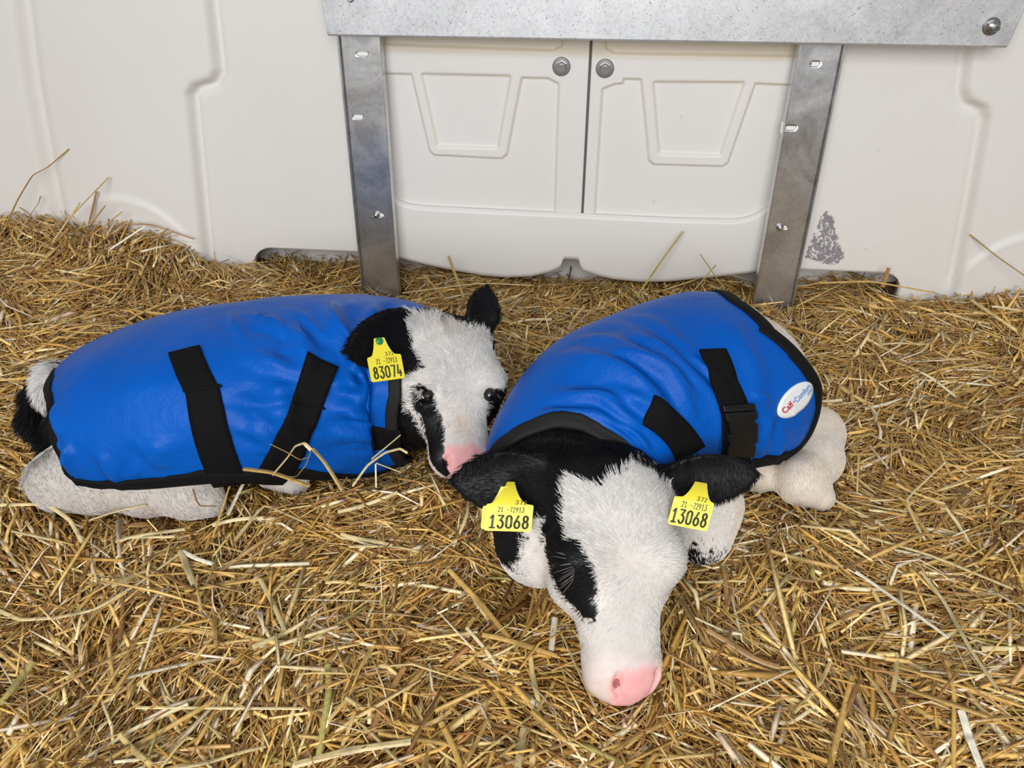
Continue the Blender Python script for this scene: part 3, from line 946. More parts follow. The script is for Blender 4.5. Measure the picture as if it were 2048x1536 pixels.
def color_a(P, Nn, jit):
    """0 white .. 1 black, pinkness"""
    a, b, c, th = head_coords(HA, P)
    j = jit
    n1 = noise(P[:, 0] * 60, P[:, 1] * 60, P[:, 2] * 60, 11) * .02 + j * .015
    A = a + n1; TH = th + n1 * 120
    inhead = (a > -.25) & (a < 1.2) & (np.abs(b) < .45) & (c > -.75) & (c < .3)
    blk = np.zeros(len(P), bool)
    patch = sd_poly(A * 100, TH, [(47, -47), (48, -37), (56, -33), (65, -33), (73, -30), (84, -34), (92, -35), (100, -44), (104, -60), (96, -64), (80, -70), (68, -61), (57, -52)]) < 0
    blk |= patch
    blk |= (A > .50) & (A < .98) & (TH < -np.interp(A, [.4, .48, .57, .68, .77, .98], [62, 58, 59, 68, 74, 72]))
    blk |= (TH > np.interp(A, [.40, .47, .56, .67, .8], [75, 50, 47, 50, 75])) & (A > .42) & (A < .78)
    blk |= (TH > 58) & (A > .0) & (A < .20)
    blk |= A < np.interp(np.abs(TH), [0, 30, 50, 70], [-.035, -.045, -.02, .10])
    blk |= (TH < -np.interp(A, [0, .3, .45], [66, 62, 60])) & (A < .5)
    e1, p1 = seg_dist(P, [HA.W(.10, -.20, .09), at(692, 702, 1.185)]); e2, p2 = seg_dist(P, [HA.W(.03, .20, -.10), at(972, 578, 1.36)])
    ear = ((e1 < .062) & (p1 > .22)) | ((e2 < .05) & (p2 > .1))
    k = np.where(inhead, blk, False) | ear
    # neck black, tail black below, rump and leg white
    neck = ~inhead & (P[:, 0] > -.30) & (P[:, 2] > .03) & ~ear & (P[:, 1] > 1.0)
    tail = (P[:, 0] < -.73) & (P[:, 2] < .165 + n1 * .5) & (P[:, 1] > 1.035)
    k = k | neck | tail
    sp = sd_poly(a * 100, b * 100, [(86, -11.5), (85, -6), (86, 0), (85, 7), (86.5, 11.8), (92, 14), (99, 12), (106, 6), (108, 0), (106, -6), (99, -12), (92, -14)])
    pf = soft_pink(sp, P) * (inhead & (c > -.24) & ~patch)
    lip = inhead & (a > .88) & (c < -.17) & (c > -.30) & (np.abs(b) < .12)
    return k.astype(float), np.maximum(pf, lip * .8), ear

def soft_pink(sp, P):
    return np.clip(.5 - sp / 4.0 + .30 * noise(P[:, 0] * 140, P[:, 1] * 140, P[:, 2] * 140, 15) + .15 * noise(P[:, 0] * 420, P[:, 1] * 420, P[:, 2] * 420, 16), 0, 1)

def color_b(P, Nn, jit):
    a, b, c, th = head_coords(HB, P)
    n1 = noise(P[:, 0] * 60, P[:, 1] * 60, P[:, 2] * 60, 12) * .02 + jit * .013
    A = a + n1; TH = th + n1 * 120
    inhead = (a > -.25) & (a < 1.2) & (np.abs(b) < .52) & (c > -.75) & (c < .3)
    blk = A < np.interp(TH, [-70, -56, -50, -40, -26, -12, 0, 8, 18, 28, 45, 58, 70], [.14, .10, .065, .115, .13, .10, .05, .0, -.02, -.01, .03, .05, .14])
    patch = sd_poly(A * 100, TH, [(8, -55), (16, -55), (30, -57), (38.5, -53), (37.6, -43), (44.5, -39.5), (52.4, -35.5), (59.4, -35), (60.3, -45), (63.4, -40), (71.7, -43), (70, -58), (61.4, -74), (53, -78), (41.6, -81), (31, -78), (20, -74), (8, -72)]) < 0
    blk |= patch
    blk |= (TH < -np.interp(A, [0, .2, .3, .4, .46], [84, 88, 93, 102, 112])) & (A < .47) & (TH > -np.interp(A, [0, .3, .45], [150, 125, 113]))
    blk |= sd_poly(A * 100, TH, [(5, 64), (30, 66), (44, 68), (52, 55), (58, 62), (52, 80), (30, 84), (5, 80)]) < 0
    e1, p1 = seg_dist(P, [HB.W(.08, -.22, -.12), at(903, 960, 1.09)]); e2, p2 = seg_dist(P, [HB.W(.06, .22, -.10), at(1518, 947, 1.10)])
    ear = ((e1 < .055) & (p1 > .12)) | ((e2 < .046) & (p2 > .15))
    k = np.where(inhead, blk, False) | ear
    neck = (P[:, 1] > .84) & (P[:, 0] < .26) & ((a < .1) | (P[:, 1] > .95))
    streak, _ = seg_dist(P, [at(1085, 868, 1.13), at(1062, 905, 1.12)])
    neck &= streak > .006 + .006 * jit
    k = k | neck
    # dark streak on the folded foreleg
    s1, _ = seg_dist(P, [atz(1385, 1060, .06), atz(1415, 1100, .045)])
    s2, _ = seg_dist(P, [atz(1368, 1095, .06), atz(1382, 1125, .03)])
    k = k | (((s1 < .019 + .016 * jit) | (s2 < .02 + .015 * jit)) & ~inhead)
    sp = sd_poly(a * 100, b * 100, [(94.5, -9.5), (92, -6), (91, 2), (89.5, 11.5), (91, 15), (96, 16), (102, 12), (107, 5), (108, 0), (106, -4), (101, -8), (98, -10)])
    pf = soft_pink(sp, P) * (inhead & (c > -.24))
    lip = inhead & (a > .93) & (c < -.16) & (c > -.28) & (np.abs(b) < .10)
    return k.astype(float), np.maximum(pf, lip * .8), ear

def add_color(o, name, col, dom='POINT'):
    a = o.data.attributes.new(name, 'FLOAT_COLOR', dom)
    c = np.concatenate([col, np.ones((len(col), 1))], 1).astype(np.float32)
    a.data.foreach_set('color', c.ravel())

def skin_color(cf, P, Nn, head, cream=None):
    k, pink, ear = cf(P, Nn, noise(P[:, 0] * 160, P[:, 1] * 160, P[:, 2] * 160, 5))
    base = WHITE * np.array([.84, .79, .75])
    col = base * (1 - k[:, None]) + BLACK * k[:, None]
    a, b, c = head.loc(P)
    mz = (np.clip((a - .80) / .15, 0, 1) * .22 * (1 - k) * (a < 1.2) * (np.abs(b) < .3))[:, None]
    col = col * (1 - mz) + PINK * mz
    col = col * (1 - pink[:, None]) + PINK * pink[:, None]
    # shade inside the nostril hollows, painted as a dark red-brown
    for sg in (-1, 1):
        d = np.hypot(np.hypot((a - .968) * .6, (np.abs(b - head.nb) - .100)), (c + .05) * .4)
        col = np.where(((d < .017) & (np.sign(b - head.nb) == sg))[:, None] & (pink > .5)[:, None], PINK * np.array([.45, .28, .28]), col)
    if cream is not None: col = cream(P, col, k)
    return col

def comb_a(P, Nn):
    return comb(P, Nn, HA, np.array([-.2, -.4, -.9]), .46)
def comb_b(P, Nn):
    return comb(P, Nn, HB, np.array([.1, -.5, -.85]), .47)
def comb(P, Nn, H, bodydir, wa):
    a, b, c, th = head_coords(H, P)
    inhead = (a > -.12) & (a < 1.1) & (np.abs(b) < .40) & (c > -.6) & (c < .25)
    whorl = H.W(wa, .01, .03)
    rad = P - whorl
    rad /= np.linalg.norm(rad, axis=1, keepdims=True) + 1e-9
    down = np.where((a > wa)[:, None], H.v * .9, -H.v * .55) + H.l * (np.sign(b) * np.clip(np.abs(b) / .2, 0, 1) * .8)[:, None]
    dist = np.linalg.norm(P - whorl, axis=1) / H.L
    w = np.clip((dist - .10) / .35, 0, 1)[:, None]
    hd = rad * (1 - w) + (rad * .5 + down * .6) * w
    cheek = np.clip((np.abs(th) - 60) / 30, 0, 1)[:, None]
    hd = hd * (1 - cheek) + (-H.v * .5 - H.n * .9) * cheek
    d = np.where(inhead[:, None], hd, np.broadcast_to(bodydir, P.shape))
    return d, inhead

def fur(name, V, Q, cf, comb, count, parent, cover, head, wavy, ears, tailfn, seed, cream=None, length=.010):
    r = np.random.default_rng(seed)
    T = np.concatenate([Q[:, [0, 1, 2]], Q[:, [0, 2, 3]]])
    VN = vertex_normals(V, Q)
    A = np.linalg.norm(np.cross(V[T[:, 1]] - V[T[:, 0]], V[T[:, 2]] - V[T[:, 0]]), axis=1)
    cen = V[T].mean(1)
    A = A * (cen[:, 2] > .006) * np.where(np.linalg.norm(cen - head.W(.4, 0., -.1), axis=1) < .24, 1.0, .55)
    cs = np.cumsum(A); f = np.searchsorted(cs, r.random(count) * cs[-1])
    f = np.minimum(f, len(T) - 1)
    u = r.random((count, 2)); u = np.where((u.sum(1) > 1)[:, None], 1 - u, u)
    w = np.stack([1 - u.sum(1), u[:, 0], u[:, 1]], 1)
    P = (V[T[f]] * w[..., None]).sum(1); Nn = (VN[T[f]] * w[..., None]).sum(1)
    Nn /= np.linalg.norm(Nn, axis=1, keepdims=True) + 1e-9
    # nothing grows under the blanket
    ok = np.ones(count, bool)
    for i in range(count):
        h = cover.ray_cast(Vector(P[i] - Nn[i] * .004), Vector(Nn[i]), .07)
        if h[0] is not None: ok[i] = False
    P = P[ok]; Nn = Nn[ok]; n = len(P)
    jit = r.normal(0, .6, n)
    k, pink, ear = cf(P, Nn, jit)
    eyd = np.minimum(*[np.linalg.norm(P - head.W(.53, sg * .235, .06), axis=1) for sg in (-1, 1)])
    keep = (r.random(n) > np.clip(pink * 1.5 - .15, 0, .985)) & ((eyd > .040 * head.L) | (head is HB))
    P, Nn, k, ear, pink = P[keep], Nn[keep], k[keep], ear[keep], pink[keep]; n = len(P)
    d, inhead = comb(P, Nn)
    for (b0, b1) in ears:
        e, p = seg_dist(P, [b0, b1])
        m = (e < .06) & ear
        d = np.where(m[:, None], unit(b1 - b0), d)
    L = np.full(n, length) * r.uniform(.65, 1.25, n)
    a, b, c, th = head_coords(head, P)
    L = L * np.where(inhead, np.interp(a, [-.1, .0, .35, .5, .75, .9, 1.0], [1.5, 1.4, 1.0, .85, .7, .38, .25]), .72)
    wavy = np.where(inhead, wavy, .22)
    L = np.where(pink > .3, .0022, L)
    L = np.where(ear, length * r.uniform(.6, 1.1, n), L)
    d, L = tailfn(P, d, L, r)
    def vn(sc, sd):
        return np.stack([noise(P[:, 0] * sc, P[:, 1] * sc, P[:, 2] * sc, sd + i) for i in range(3)], 1)
    d = d / (np.linalg.norm(d, axis=1, keepdims=True) + 1e-9)
    d = d + vn(45, 20) * wavy[:, None] + vn(150, 30) * .22 + r.normal(0, .09, (n, 3))
    d = d - (d * Nn).sum(1, keepdims=True) * Nn
    d /= np.linalg.norm(d, axis=1, keepdims=True) + 1e-9
    side = np.cross(Nn, d)
    lift = .26 + .20 * r.random(n)
    wav = noise(P[:, 0] * 70, P[:, 1] * 70, P[:, 2] * 70, 50) * wavy
    K = 5
    pts = np.zeros((n, K, 3)); pts[:, 0] = P - Nn * .001
    for i in range(1, K):
        s = (i - .5) / (K - 1)
        dirr = d + Nn * (lift * (1 - 1.15 * s))[:, None] + side * (np.sin(s * 6.0 + wav * 4) * wavy * .75)[:, None]
        dirr /= np.linalg.norm(dirr, axis=1, keepdims=True)
        pts[:, i] = pts[:, i - 1] + dirr * (L / (K - 1))[:, None]
    col = WHITE * (1 - k[:, None]) + BLACK * k[:, None]
    if cream is not None: col = cream(P, col, k)
    col = col * (r.uniform(.88, 1.06, n) * (.95 + .07 * noise(P[:, 0] * 170, P[:, 1] * 170, P[:, 2] * 170, 77)))[:, None]
    col = np.where((k > .5)[:, None], col * r.uniform(.6, 1.7, n)[:, None], col)
    rad = np.where(inhead, .00034, .00042) * r.uniform(.75, 1.2, n)
    return hair_object(name, pts, rad, col, parent)

def hair_object(name, pts, rad, col, parent):
    n, K, _ = pts.shape
    hc = bpy.data.hair_curves.new(name)
    hc.add_curves([K] * n)
    hc.attributes['position'].data.foreach_set('vector', pts.astype(np.float32).ravel())
    ra = hc.attributes.get('radius') or hc.attributes.new('radius', 'FLOAT', 'POINT')
    prof = np.array([1.0, .95, .85, .6, .12]) if K == 5 else np.linspace(1, .2, K)
    ra.data.foreach_set('value', (rad[:, None] * prof[None]).astype(np.float32).ravel())
    ca = hc.attributes.new('hair_tint', 'FLOAT_COLOR', 'CURVE')
    ca.data.foreach_set('color', np.concatenate([col, np.ones((n, 1))], 1).astype(np.float32).ravel())
    hc.materials.append(M['fur'])
    o = bpy.data.objects.new(name, hc); COL.objects.link(o); o.parent = parent
    return o

M['fur'] = attr_mat('calf_fur', 'hair_tint', rough=.6, spec=.18)
M['skin'] = attr_mat('calf_skin', 'coat_tint', rough=.45, spec=.22, var=(60.0, .08))
M['eye'] = plain('wet_dark_eye', (.006, .005, .006), .05, spec=.8)
M['lid'] = plain('dark_eyelid', (.012, .010, .010), .35)
M['sclera'] = plain('eye_white', (.75, .75, .76), .2)
def jacket_mat():
    m, nt, b = mat_new('blue_ripstop_cloth')
    tc = N(nt, 'ShaderNodeTexCoord')
    n1 = N(nt, 'ShaderNodeTexNoise', Scale=5.0, Detail=3.0)
    nt.links.new(tc.outputs['Object'], n1.inputs['Vector'])
    r = ramp(nt, n1.outputs['Fac'], [(0.3, (0.0, 0.080, 0.40)), (0.7, (0.0, 0.098, 0.475))])
    nt.links.new(r.outputs[0], b.inputs['Base Color'])
    b.inputs['Roughness'].default_value = 0.42
    b.inputs['Specular IOR Level'].default_value = 0.14
    n2 = N(nt, 'ShaderNodeTexNoise', Scale=420.0, Detail=1.0)
    n3 = N(nt, 'ShaderNodeTexNoise', Scale=38.0, Detail=4.0, Roughness=.6)
    for n in (n2, n3): nt.links.new(tc.outputs['Object'], n.inputs['Vector'])
    b1 = N(nt, 'ShaderNodeBump', Strength=0.10, Distance=0.0008)
    b2 = N(nt, 'ShaderNodeBump', Strength=0.5, Distance=0.005)
    nt.links.new(n2.outputs['Fac'], b1.inputs['Height']); nt.links.new(n3.outputs['Fac'], b2.inputs['Height'])
    nt.links.new(b1.outputs[0], b2.inputs['Normal']); nt.links.new(b2.outputs[0], b.inputs['Normal'])
    return m
M['jacket'] = jacket_mat()
M['webbing'] = plain('black_webbing', (.0045, .0045, .005), .8, bump=(500, .4, 'weave'), spec=.12)
M['binding'] = plain('black_binding', (.005, .005, .006), .75, bump=(400, .3, 'weave'), spec=.15)
M['collar'] = plain('charcoal_collar_cloth', (.014, .0135, .013), .7, spec=.2)
M['buckle'] = plain('black_plastic_buckle', (.007, .007, .007), .42, spec=.3)
M['patch'] = plain('white_badge', (.82, .82, .84), .35)
M['red'] = plain('red_print', (.55, .012, .03), .5)
M['blue_print'] = plain('blue_print', (.10, .32, .68), .5)
M['navy'] = plain('navy_print', (.02, .03, .12), .5)
M['tag'] = plain('yellow_tag', (.80, .68, .04), .38, var=.06)
M['ink'] = plain('dark_olive_ink', (.055, .06, .02), .6)
M['green'] = plain('green_stud', (.02, .22, .07), .2)

def sphere(name, c, r, mat, parent, ax=None, n=20, m=14, sc=(1, 1, 1)):
    R = np.eye(3) if ax is None else np.asarray(ax)
    V = []; 
    for i in range(m + 1):
        f = math.pi * i / m
        for j in range(n):
            t = 2 * math.pi * j / n
            q = np.array([math.sin(f) * math.cos(t) * sc[0], math.sin(f) * math.sin(t) * sc[1], math.cos(f) * sc[2]]) * r
            V.append(np.asarray(c) + q @ R)
    F = [(i * n + j, (i + 1) * n + j, (i + 1) * n + (j + 1) % n, i * n + (j + 1) % n) for i in range(m) for j in range(n)]
    return new_mesh(name, V, F, mat, parent)

def tube(name, pts, r, mat, parent, n=8, close=False):
    pts = np.asarray(pts, float); k = len(pts)
    r = np.broadcast_to(r, (k,))
    tg = np.gradient(pts, axis=0); V = []
    up = np.array([.13, .21, .97])
    for p, t, rr in zip(pts, tg, r):
        t = unit(t); a = unit(np.cross(t, up)); b = np.cross(t, a)
        for j in range(n):
            f = 2 * math.pi * j / n
            V.append(p + rr * (math.cos(f) * a + math.sin(f) * b))
    F = [(i * n + j, i * n + (j + 1) % n, (i + 1) * n + (j + 1) % n, (i + 1) * n + j) for i in range(k - 1) for j in range(n)]
    F += [tuple(range(n))[::-1], tuple((k - 1) * n + j for j in range(n))]
    return new_mesh(name, V, F, mat, parent)

def text_geo(s, bold=0.0):
    cu = bpy.data.curves.new('lettering_source', 'FONT'); cu.body = s; cu.offset = bold; cu.fill_mode = 'FRONT'
    o = bpy.data.objects.new('lettering_source', cu); COL.objects.link(o)
    bpy.context.view_layer.update()
    dg = bpy.context.evaluated_depsgraph_get()
    me = bpy.data.meshes.new_from_object(o.evaluated_get(dg))
    V = np.array([v.co[:2] for v in me.vertices]); F = [tuple(p.vertices) for p in me.polygons]
    bpy.data.objects.remove(o); bpy.data.curves.remove(cu); bpy.data.meshes.remove(me)
    lo, hi = V.min(0), V.max(0)
    return (V - lo) / (hi - lo), F

ARC = lambda cx, cy, rx, ry, a0, a1, n=9: [(cx + rx * math.cos(math.radians(a0 + (a1 - a0) * i / (n - 1))), cy + ry * math.sin(math.radians(a0 + (a1 - a0) * i / (n - 1)))) for i in range(n)]
GLYPH = {
    '0': [ARC(.5, .76, .36, .24, 0, 180) + ARC(.5, .24, .36, .24, 180, 360) + [(.86, .76)]],
    '1': [[(.22, .80), (.52, 1.0), (.52, .0)], [(.2, .0), (.84, .0)]],
    '2': [ARC(.5, .74, .36, .26, 170, -25) + [(.14, .0), (.88, .0)]],
    '3': [[(.14, 1.0), (.84, 1.0), (.44, .60)] + ARC(.48, .29, .38, .31, 95, -160, 13)],
    '4': [[(.34, 1.0), (.14, .26), (.90, .26)], [(.66, .52), (.66, .0)]],
    '6': [[(.62, 1.0), (.20, .45)] + ARC(.5, .29, .36, .29, 150, -210, 17)],
    '7': [[(.12, 1.0), (.86, 1.0), (.50, .0)]],
    '8': [ARC(.5, .77, .30, .23, 0, 360, 17), ARC(.5, .27, .36, .27, 0, 360, 17)],
    '9': [[(.38, .0), (.80, .55)] + ARC(.5, .71, .36, .29, -30, 330, 17)],
    '-': [[(.2, .48), (.8, .48)]],
}
def stroke_text(s, bold):
    """monoline stencil numerals, as printed on ear tags; unit box, stroke weight by bold"""
    V = []; F = []; n = len(s); cw = 1.0 / n
    wt = .085 + bold
    for i, ch in enumerate(s):
        if ch == ' ': continue
        for pl in GLYPH[ch]:
            P = [((i + .09 + .82 * x) * cw, y) for x, y in pl]
            wx = wt * cw * 1.35; wy = wt * .62
            for (x0, y0), (x1, y1) in zip(P[:-1], P[1:]):
                dx, dy = (x1 - x0) / cw, (y1 - y0) * 1.7
                L = math.hypot(dx, dy) + 1e-9; nx, ny = -dy / L * wx, dx / L * wy
                b = len(V); V += [(x0 + nx, y0 + ny), (x0 - nx, y0 - ny), (x1 - nx, y1 - ny), (x1 + nx, y1 + ny)]; F.append((b, b + 1, b + 2, b + 3))
            for (x, y) in P:
                b = len(V); V += [(x + wx * math.cos(a), y + wy * math.sin(a)) for a in [math.pi / 4 * q for q in range(8)]]; F.append(tuple(range(b, b + 8)))
    return V, F

def tag_part(parent, name, BL, BR, TL, lines, label, stud=None, neck=(.12, .30, .62, .88), neck_h=.62, bend=0.0):
    """ear tag: flag plate with a neck that rises to the stud; lines = (text, x0, x1, y0, y1, bold)"""
    BL, BR, TL = map(np.asarray, (BL, BR, TL))
    ex = BR - BL; ey = TL - BL; nz = unit(np.cross(ex, ey))
    if nz @ (CAMP - BL) < 0: nz = -nz
    def pt(x, y, h=0.0):
        return BL + ex * x + ey * y + nz * (h + bend * np.linalg.norm(ex) * max(0, y - .9) ** 2)
    r = .06; ar = np.linalg.norm(ex) / np.linalg.norm(ey)
    n0, n1, n2, n3 = neck
    rows = []
    for k in range(6):
        g = math.radians(90 - 18 * k); rows.append((r * ar * (1 - math.sin(g)), r * (1 - math.cos(g)), 1 - r * (1 - math.cos(g))))
    rows += [(.35, 0, 1), (.7, 0, 1), (.94, 0, 1), (1.0, .015, .985)]
    for k in range(1, 9):
        f = k / 8; g = f ** .6
        rows.append((1 + neck_h * f ** 1.5 + .03 * f, n0 + (n1 - n0) * g, n3 + (n2 - n3) * g))
    th = .0011; m = 7; V = []
    for h in (th, -th):
        for y, xl, xr in rows:
            for j in range(m): V.append(pt(xl + (xr - xl) * j / (m - 1), y, h))
    R_ = len(rows); n = R_ * m
    F = [(i * m + j, i * m + j + 1, (i + 1) * m + j + 1, (i + 1) * m + j) for i in range(R_ - 1) for j in range(m - 1)]
    F += [tuple(n + q for q in f)[::-1] for f in list(F)]
    rim = [j for j in range(m)] + [i * m + m - 1 for i in range(1, R_)] + [(R_ - 1) * m + j for j in range(m - 2, -1, -1)] + [i * m for i in range(R_ - 2, 0, -1)]
    F += [(rim[i], n + rim[i], n + rim[(i + 1) % len(rim)], rim[(i + 1) % len(rim)]) for i in range(len(rim))]
    o = new_mesh(name, V, F, M['tag'], parent, smooth=False)
    tag(o, label)
    Vs = []; Fs = []; base = 0
    for (s, x0, x1, y0, y1, bold) in lines:
        v, f = stroke_text(s, bold)
        Vs += [pt(x0 + (x1 - x0) * a, y0 + (y1 - y0) * b, th + .0004) for a, b in v]
        Fs += [tuple(i + base for i in q) for q in f]; base = len(Vs)
    if Vs: new_mesh('lettering', Vs, Fs, M['ink'], o, smooth=False)
    if stud:
        x, y = stud
        c = pt(x, y, th)
        R = np.stack([unit(ex), unit(np.cross(nz, ex)), nz])
        sphere('stud', c, .0062, M['green'], o, R, sc=(1, 1, .55))
    return o

# ---------------------------------------------------------------- the calf at the left
def calf(name, label, V, Q, cf, head, base, cream=None):
    root = empty(name, base)
    tag(root, label, 'calf', 'young calves in blue blankets')
    VN = vertex_normals(V, Q)
    o = quads_mesh('body', V, Q, M['skin'], root)
    o.matrix_parent_inverse = Matrix.Translation(-root.location)
    add_color(o, 'coat_tint', skin_color(cf, V, VN, head, cream))
    return root, o, Matrix.Translation(-root.location)
def under(o, root, inv):
    o.parent = root; o.matrix_parent_inverse = inv; return o

HSTEP = 0.003
VA, QA = build_body((-.95, .86, -.03), (.05, 1.42, .40), TA, HA, extraA, HSTEP, True)
VB, QB = build_body((-.13, .52, -.03), (.66, 1.42, .40), TB, HB, extraB, HSTEP, False)
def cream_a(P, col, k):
    d = np.exp(-((P[:, 0] + .66) / .10) ** 2) * np.exp(-(P[:, 2] / .05) ** 2)
    f = (d * .85 * (noise(P[:, 0] * 40, P[:, 1] * 40, P[:, 2] * 40, 9) * .5 + .5) * (1 - k))[:, None]
    a, b, c = HA.loc(P)
    g = ((.45 * np.exp(-((a - .70) / .10) ** 2) * np.exp(-(b / .07) ** 2) + .38 * np.exp(-((a - .05) / .10) ** 2) * np.exp(-(b / .2) ** 2)) * (noise(P[:, 0] * 50, P[:, 1] * 50, P[:, 2] * 50, 8) * .5 + .6) * (1 - k))[:, None]
    col = col * (1 - f) + np.array([.35, .18, .08]) * f
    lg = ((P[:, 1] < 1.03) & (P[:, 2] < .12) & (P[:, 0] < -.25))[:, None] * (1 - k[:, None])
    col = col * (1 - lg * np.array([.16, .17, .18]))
    return col * (1 - g) + np.array([.56, .38, .25]) * g
def cream_b(P, col, k):
    f = ((P[:, 0] > .33) * .78 * (noise(P[:, 0] * 25, P[:, 1] * 25, P[:, 2] * 25, 9) * .35 + .65) * (1 - k))[:, None]
    e, p = seg_dist(P, [HB.W(.06, .22, -.10), at(1518, 947, 1.10)])
    return col * (1 - f) + CREAM * f
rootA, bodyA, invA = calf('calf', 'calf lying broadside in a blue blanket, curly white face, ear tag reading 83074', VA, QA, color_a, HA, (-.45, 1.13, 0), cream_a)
rootB, bodyB, invB = calf('calf', 'curled calf with black eye patch, two ear tags reading 13068 and white badge on blanket', VB, QB, color_b, HB, (.28, 1.05, 0), cream_b)

# blankets
TA.ridges = [(5.1, 92, 5.55, 48, .018, .010), (6.3, 100, 6.05, 62, .014, .012), (6.6, 85, 6.15, 48, .014, .012), (5.75, 95, 5.8, 60, .016, .010), (4.7, 72, 4.95, 38, .013, .010), (4.25, 60, 4.85, 36, .012, .009),
             (4.15, 36, 4.5, 16, .012, .009), (5.15, 37, 5.95, 24, .013, .010), (5.1, 17, 5.9, 8, .012, .009), (5.0, 2, 6.0, -6, .012, .008), (4.2, 18, 4.35, 0, .010, .009), (1.9, 18, 1.7, -8, .013, .008), (1.2, 55, 1.6, 22, .02, .007), (2.5, 8, 2.6, -12, .012, .006), (3.1, 14, 3.3, -6, .012, .007), (4.45, 45, 4.6, 10, .014, .010), (5.55, 62, 5.4, 28, .012, .008)]
TB.ridges = [(5.95, 100, 5.7, 40, .015, .011), (5.35, 105, 5.05, 28, .016, .012), (4.95, 98, 4.6, 25, .015, .012), (4.5, 100, 4.3, 20, .014, .010), (6.25, 92, 6.05, 50, .012, .010), (4.2, 60, 4.15, 5, .012, .008),
             (5.65, 80, 5.4, 50, .011, .008), (3.2, 80, 3.05, 20, .018, .005), (2.9, 14, 3.1, -8, .011, .007), (2.5, 2, 2.6, -18, .011, .006), (6.5, 110, 6.3, 75, .012, .009), (3.3, 30, 2.9, 22, .008, .006)]
def creases(r, n, ur, tr, du, dt, w, a):
    out = []
    for _ in range(n):
        u = r.uniform(*ur); t = r.uniform(*tr)
        out.append((u, t, u + r.uniform(*du), t + r.uniform(*dt), r.uniform(*w), r.uniform(*a)))
    return out
rc = np.random.default_rng(12)
TA.ridges += creases(rc, 26, (3.9, 6.5), (0, 100), (.1, .6), (-34, -10), (.005, .010), (.003, .006))
TA.ridges += creases(rc, 10, (4.0, 6.3), (-10, 50), (.3, .8), (-6, 8), (.005, .009), (.003, .006))
TA.ridges += creases(rc, 9, (1.2, 3.4), (-6, 24), (-.2, .2), (-20, -12), (.006, .011), (.002, .005))
TB.ridges += creases(rc, 20, (4.0, 6.6), (55, 115), (-.45, -.05), (-60, -28), (.006, .012), (.003, .006))
TB.ridges += creases(rc, 8, (2.0, 3.4), (-14, 20), (-.2, .2), (-18, -10), (.006, .010), (.002, .004))
TA.amp = .0042; TB.amp = .0026;
for T_, k_ in ((TA, 1.45), (TB, 1.25)): T_.ridges = [(a, b, c, d, w, h * k_) for a, b, c, d, w, h in T_.ridges]
TA.seed = 3; TB.seed = 40
JA = Jacket(TA, ([0, .10, .22, .40, .52, .66, .8, 1], [-14, -19, -21, -17, -20, -42, -58, -72]), ([0, 1], [200, 235]),
            ([-80, -16, -13, -10, 10, 31, 50, 72, 100, 140, 190, 240], [1.75, 1.75, 1.25, .99, .88, .86, .70, .47, .42, .6, .9, 1.5]), ([-80, -40, 20, 60, 77, 100, 120, 240], [6.6, 6.8, 7, 6.85, 6.7, 6.65, 6.7, 7]))
JB = Jacket(TB, ([0, .12, .25, .45, .7, 1], [-29, -26, -20, -14, -45, -82]), ([0, 1], [205, 240]),
            ([-90, -30, -25, -14, 0, 7, 22, 44, 64, 90, 120, 160, 240], [2.0, 2.0, 1.7, 1.46, 1.36, 1.35, 1.5, 2.02, 2.42, 2.5, 2.2, 1.5, 1.9]), ([-90, -40, 0, 15, 40, 62, 78, 91, 105, 130, 180, 240], [7, 6.9, 6.7, 6.6, 6.6, 6.68, 6.62, 6.65, 6.8, 7, 7, 7]))

def full_edge(J):
    one = lambda p, q: (lambda k: (p(k), q(k)))
    return [(lambda k: (0 * k, k), lambda k: (1 + 0 * k, 0 * k)), (lambda k: (k, 0 * k), lambda k: (0 * k, 1 + 0 * k)), (lambda k: (k, 1 + 0 * k), lambda k: (0 * k, -1 + 0 * k))]
def front_edge(J):
    return [(lambda k: (1 + 0 * k, k), lambda k: (-1 + 0 * k, 0 * k))]
def blanket(J, root, inv, straps, label):
    j = under(J.build('blanket', M['jacket'], None), root, inv)
    tag(j, label)
    J.edge_strip('binding', full_edge(J), .024, .003, M['binding'], j, n=220)
    J.edge_strip('collar', front_edge(J), .019, .0022, M['collar'], j, n=160, bulge=.0008)
    for s in straps:
        J.strap('strap', s, M['webbing'], j)
    return j
jA = blanket(JA, rootA, invA, [
    [[(3.425, 67), (3.725, 69)], [(3.65, 38.5), (3.95, 39)], [(3.725, -22), (4.05, -20)]],
    [[(4.875, 53), (5.275, 43.5)], [(4.575, 22), (4.95, 15.5)], [(4.05, -20), (4.35, -28)]],
    [[(6.3, -1), (5.88, -14)], [(6.99, -8), (6.9, -26)]]], 'shiny blue ripstop calf blanket with black binding')
jB = blanket(JB, rootB, invB, [
    [[(3.9, 63.5), (3.475, 58)], [(4.025, 42), (3.5, 39)], [(4.05, 26), (3.36, 20)], [(3.975, -6), (3.225, -12)]],
    [[(5.25, 53), (5.675, 45)], [(4.525, 11), (5.2, 9)]]], 'blue calf blanket with oval white badge')

# stitched fold lines across two straps
for J, jk, rows in ((JA, jA, [(3.62, 41.2), (3.95, 42.0)]), (JA, jA, [(4.63, 26.5), (5.02, 20.5)])):
    (ua, ta), (ub, tb) = rows
    k = np.linspace(0.02, .98, 14)
    J.strap('strap_fold', [[(ua, ta), (ua + .02, ta - 1.6)], [(ub, tb), (ub + .02, tb - 1.6)]], M['webbing'], jk, n=14, m=4, off=.0055)

